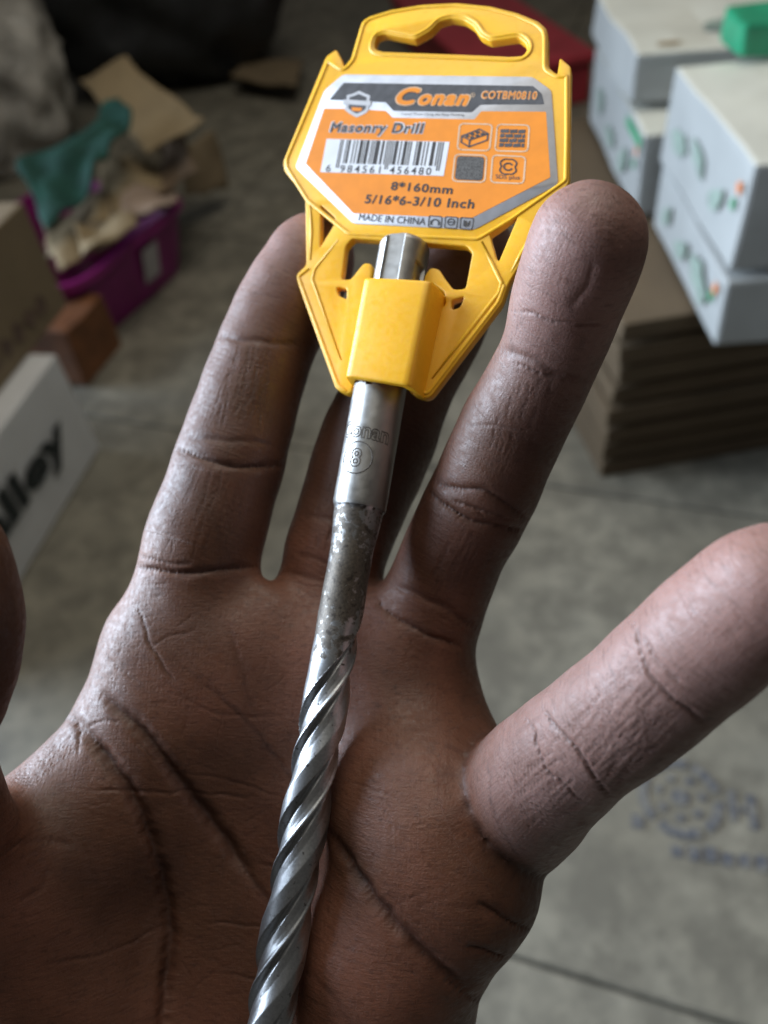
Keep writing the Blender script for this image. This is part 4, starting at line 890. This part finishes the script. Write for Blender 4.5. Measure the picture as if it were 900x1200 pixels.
# ------------------------------------------------------------------ label
HL = 1.02
def flat(name, L, h, mat, parent, plane=False):
    P_ = L if plane else px(L, HL); P_ = np.array(P_)
    return mesh(name, pw(P_[:, 0], P_[:, 1], HL + h), [tuple(range(len(P_)))], mat, parent)
def merge(name, polys, h, mat, parent):     # several loose printed strokes as one printed mark
    V = []; Fc = []
    for P_ in polys:
        n = len(V); V += list(P_); Fc.append(tuple(range(n, n + len(P_))))
    V = np.array(V); return mesh(name, pw(V[:, 0], V[:, 1], HL + h), Fc, mat, parent)
def text(name, body, bl, br, tl, h, mat, parent, bold=0.0, outline=0.0, shear=0.0, space=1.0):
    V, Fc = text_mesh(body, 0.0, 0.0, shear, space); mn, mx = V.min(0) - bold, V.max(0) + bold
    a, b, c = [np.array(pl(*p, HL)) for p in (bl, br, tl)]; AV = []; AF = []
    hits = [(0, 0)] if not bold else [(0, 0), (-1, 0), (1, 0), (-0.7, 0.7), (0.7, 0.7), (-0.7, -0.7), (0.7, -0.7), (0, 1), (0, -1)]
    for k, (ox, oy) in enumerate(hits):        # heavier strokes: the letter struck several times
        fx = (V[:, 0] + ox * bold - mn[0]) / (mx[0] - mn[0]); fy = (V[:, 1] + oy * bold - mn[1]) / (mx[1] - mn[1])
        q_ = a + fx[:, None] * (b - a) + fy[:, None] * (c - a); n0 = len(AV) and sum(len(x) for x in AV)
        AV.append(np.column_stack([q_, np.full(len(q_), HL + h + 0.0022 * k)])); AF += [tuple(i + n0 for i in f) for f in Fc]
    A_ = np.vstack(AV); return mesh(name, pw(A_[:, 0], A_[:, 1], A_[:, 2]), AF, mat, parent)
label = solid('label', rnd(px([(402, 87), (624, 90), (646, 106), (654, 216), (556, 269), (414, 262), (346, 196), (380, 106)], HL), 0.8), [], 0.85, HL, 0.02, M_silver, holder, 0)
flat('orange_panel', rnd(px([(380, 127), (405, 127.5), (452, 130), (460, 138), (556, 140), (564, 130.5), (640, 131), (645, 208), (552, 256), (414, 250), (358, 192)], HL), 0.25), 0.04, M_orange, label, True)
flat('header_band', rnd(px([(403, 97), (625, 101), (635, 110), (638, 122), (563, 122.5), (553, 131.5), (461, 130), (452, 120), (386, 117)], HL), 0.25), 0.04, M_dark, label, True)
# shield
sh = [(406, 112), (414, 110), (421, 106.5), (428, 110), (434, 112), (433, 118), (432, 130), (427, 134), (418, 138), (409, 133), (404, 129), (407, 119)]
flat('shield', rnd(px(sh, HL), 0.3), 0.08, M_silver, label, True)
cx_, cy_ = 419, 121
flat('shield_field', rnd(px([(cx_ + (u - cx_) * 0.74, cy_ + (v - cy_) * 0.74) for u, v in sh], HL), 0.3), 0.11, M_dark, label, True)
flat('shield_bar', px([(403, 117), (435, 119), (434, 124.5), (402, 122.5)], HL), 0.14, M_silver, label, True)
flat('shield_mark', rnd(px([(412, 126), (425, 127), (423, 131), (413, 130.5)], HL), 0.2), 0.14, M_orange, label, True)
text('brand_initial_edge', 'C', (461, 124), (490, 125), (467, 101.5), 0.08, M_cream, label, 0.06, 0, 0.25)
text('brand_initial', 'C', (462.5, 123), (488.5, 124), (468, 102.6), 0.11, M_orange, label, 0.05, 0, 0.25)
text('brand_name_edge', 'onan', (488, 124.5), (550, 125.5), (491, 110), 0.08, M_cream, label, 0.07, 0, 0.25, 1.08)
text('brand_name', 'onan', (489.5, 123.8), (548.5, 124.8), (492, 110.8), 0.11, M_orange, label, 0.05, 0, 0.25, 1.12)
text('registered_mark', '®', (551, 114.5), (556.5, 114.6), (551.6, 109), 0.09, M_cream, label, 0.0)
text('model_number_edge', 'COTBM0810', (563, 116.5), (629, 117.5), (565, 106.5), 0.08, M_cream, label, 0.05, 0, 0.0, 1.1)
text('model_number', 'COTBM0810', (564, 115.8), (628, 116.8), (566, 107.2), 0.11, M_orange, label, 0.012, 0, 0.0, 1.13)
text('small_line', 'Conan Tools Using the Easy Holding', (470, 135.6), (544, 136.8), (470.3, 132.2), 0.06, M_dark, label, 0.0)
text('product_name_edge', 'Masonry Drill', (384, 159.5), (494, 161.5), (389, 142.5), 0.08, M_white, label, 0.05, 0, 0.0, 1.05)
text('product_name', 'Masonry Drill', (385, 158.7), (493, 160.7), (390, 143.5), 0.11, M_dark, label, 0.034, 0, 0.0, 1.14)
# barcode
bq = [pl(383, 163, HL), pl(527, 166.5, HL), pl(520, 206.5, HL), pl(375.5, 202, HL)]
flat('barcode_field', bq, 0.08, M_white, label, True)
EL = {'L': ['0001101', '0011001', '0010011', '0111101', '0100011', '0110001', '0101111', '0111011', '0110111', '0001011']}
EL['R'] = [''.join('1' if c == '0' else '0' for c in s) for s in EL['L']]; EL['G'] = [s[::-1] for s in EL['R']]
pat = 'LGGGLL'; code = '101' + ''.join(EL[p][int(c)] for p, c in zip(pat, '984561')) + '01010' + ''.join(EL['R'][int(c)] for c in '456480') + '101'
a, b, c, d = [np.array(p) for p in bq]; i = 0; BARS = []
while i < len(code):
    if code[i] == '1':
        j = i
        while j < len(code) and code[j] == '1': j += 1
        gd = i < 3 or 44 < i < 50 or i > 91; y1 = 0.86 if gd else 0.72
        f0, f1 = 0.125 + 0.835 * i / 95, 0.125 + 0.835 * j / 95; y0 = 0.015
        Lq = lambda fx, fy: tuple((a * (1 - fx) + b * fx) * (1 - fy) + (d * (1 - fx) + c * fx) * fy)
        merge('bar', [[Lq(f0, y1), Lq(f1, y1), Lq(f1, y0), Lq(f0, y0)]], 0.115, M_black, label); i = j
    else: i += 1
def digits(s, f0, f1):
    pt = lambda fx, fy: (a * (1 - fx) + b * fx) * (1 - fy) + (d * (1 - fx) + c * fx) * fy
    V, Fc = text_mesh(s, 0.008, 0, 0.0, 1.35); mn, mx = V.min(0), V.max(0); fx = f0 + (f1 - f0) * (V[:, 0] - mn[0]) / (mx[0] - mn[0]); fy = 0.985 - 0.215 * (V[:, 1] - mn[1]) / (mx[1] - mn[1])
    q_ = (a * (1 - fx[:, None]) + b * fx[:, None]) * (1 - fy[:, None]) + (d * (1 - fx[:, None]) + c * fx[:, None]) * fy[:, None]
    mesh('barcode_digits', pw(q_[:, 0], q_[:, 1], HL + 0.115), Fc, M_black, label)
digits('6', 0.045, 0.085); digits('984561', 0.165, 0.50); digits('456480', 0.575, 0.90)
text('metric_size', '8*160mm', (457.5, 223), (530, 228), (459.5, 212.5), 0.08, M_black, label, 0.028, 0, 0, 1.12)
text('inch_size', '5/16*6-3/10 Inch', (427, 238.5), (555, 245), (429.5, 227.5), 0.08, M_black, label, 0.028, 0, 0, 1.12)
text('origin_line', 'MADE IN CHINA', (420, 258.5), (498, 264), (421.5, 250.5), 0.06, M_dark, label, 0.01, 0, 0, 1.05)
# pictograms
def icon_xy(q, h=HL):          # unit square -> plane
    A_, B_, C_, D_ = [np.array(pl(*p, h)) for p in q]
    return lambda x, y: tuple((A_ * (1 - x) + B_ * x) * (1 - y) + (D_ * (1 - x) + C_ * x) * y)
def seg(f_, p, q, w=0.05):
    p, q = np.array(p), np.array(q); d_ = (q - p) / np.linalg.norm(q - p); n_ = np.array([-d_[1], d_[0]]) * w / 2; e = d_ * w * 0.4
    return [f_(*(p - n_ - e)), f_(*(q - n_ + e)), f_(*(q + n_ + e)), f_(*(p + n_ - e))]
def ringpoly(f_, pts, w):
    k = len(pts); return [seg(f_, pts[i], pts[(i + 1) % k], w) for i in range(k)]
RSQ = [(0.12, 0), (0.88, 0), (0.965, 0.035), (1, 0.12), (1, 0.88), (0.965, 0.965), (0.88, 1), (0.12, 1), (0.035, 0.965), (0, 0.88), (0, 0.12), (0.035, 0.035)]
IC = [[(539, 145), (577, 146), (573.5, 177), (536, 175.5)], [(583, 146), (620.5, 147), (618.5, 178), (580, 177)], [(533.5, 181), (570.5, 182.5), (568, 214), (530, 212.5)], [(577.5, 182), (616, 184), (613.5, 215.5), (575, 214)]]
fs = [icon_xy(q) for q in IC]
for f_ in fs: merge('icon_frame', ringpoly(f_, RSQ, 0.05), 0.08, M_cream, label)
f_ = fs[0]                     # hollow brick
B_ = {'a': (0.10, 0.48), 'b': (0.36, 0.62), 'c': (0.90, 0.36), 'd': (0.62, 0.20), 'e': (0.10, 0.72), 'f': (0.36, 0.88), 'g': (0.90, 0.60)}
st = [seg(f_, B_[x], B_[y], 0.05) for x, y in ('ab', 'bc', 'cd', 'da', 'ae', 'bf', 'cg', 'ef', 'fg')]
for k in range(3):
    for s in (0, 1):
        x, y = 0.27 + 0.155 * k + 0.16 * s, 0.47 - 0.075 * k + 0.06 * s; st += ringpoly(f_, [(x - 0.05, y), (x, y - 0.04), (x + 0.05, y), (x, y + 0.04)], 0.045)
merge('brick_pictogram', st, 0.10, M_dark, label)
f_ = fs[1]; st = []            # brick wall
for r_ in range(4):
    y0 = 0.17 + 0.175 * r_; xs = [0.10, 0.40, 0.66, 0.90] if r_ % 2 == 0 else [0.10, 0.27, 0.53, 0.79, 0.90]
    for x0, x1 in zip(xs[:-1], xs[1:]): st.append([f_(x0 + 0.015, y0 + 0.02), f_(x1 - 0.015, y0), f_(x1 - 0.015, y0 + 0.14), f_(x0 + 0.015, y0 + 0.155)])
merge('wall_pictogram', st, 0.10, M_dark, label)
f_ = fs[2]; m_ = bpy.data.materials.new('speckle'); 
M_spk = simple('speckled_print', (0.075, 0.072, 0.07), 0.5, 0.9, 3500)
flat('concrete_pictogram', [f_(0.07 + 0.86 * x, 0.06 + 0.88 * y) for x, y in RSQ], 0.10, M_spk, label, True)
f_ = fs[3]                     # shank cross-section
st = []; ro = []
for k in range(40):
    a_ = 2 * math.pi * k / 40; r_ = 0.30 - 0.085 * (max(0, math.cos(2 * a_)) ** 3) - 0.03 * (max(0, -math.cos(2 * a_)) ** 6); ro.append((0.5 + 0.98 * r_ * math.cos(a_), 0.40 + r_ * math.sin(a_)))
st += ringpoly(f_, ro, 0.045)
cc = [(0.5 + 0.13 * math.cos(x), 0.40 + 0.13 * math.sin(x)) for x in np.linspace(0.6, 5.7, 14)]; st += [seg(f_, cc[i], cc[i + 1], 0.05) for i in range(13)]
merge('shank_pictogram', st, 0.10, M_dark, label)
text('shank_type', 'SDS plus', (580.5, 211), (609, 212.5), (581, 204.5), 0.10, M_dark, label, 0.0)
SI = [[(503, 253), (518, 254), (517, 267), (502, 266)], [(522, 254), (536.5, 255), (535, 268), (521, 267)], [(540, 255), (555, 256), (553, 269), (539, 268)]]
for k, q in enumerate(SI):
    f_ = icon_xy(q); merge('symbol_frame', ringpoly(f_, RSQ, 0.09), 0.06, M_dark, label)
    if k == 0: s_ = [(0.5 + 0.3 * math.cos(x), 0.6 + 0.3 * math.sin(x)) for x in np.linspace(math.pi, 2 * math.pi, 9)]; merge('ear_symbol', [seg(f_, s_[i], s_[i + 1], 0.12) for i in range(8)] + [seg(f_, (0.2, 0.55), (0.2, 0.75), 0.16), seg(f_, (0.8, 0.55), (0.8, 0.75), 0.16)], 0.07, M_dark, label)
    if k == 1: s_ = [(0.5 + 0.28 * math.cos(x), 0.45 + 0.28 * math.sin(x)) for x in np.linspace(0, 2 * math.pi, 13)]; merge('goggle_symbol', [seg(f_, s_[i], s_[i + 1], 0.1) for i in range(12)] + [seg(f_, (0.25, 0.45), (0.75, 0.45), 0.14)], 0.07, M_dark, label)
    if k == 2: merge('booklet_symbol', [[f_(0.25, 0.2), f_(0.5, 0.3), f_(0.5, 0.85), f_(0.25, 0.75)], [f_(0.56, 0.45), f_(0.78, 0.2), f_(0.78, 0.6), f_(0.56, 0.85)]], 0.07, M_black, label)
bpy.data.materials.remove(m_)
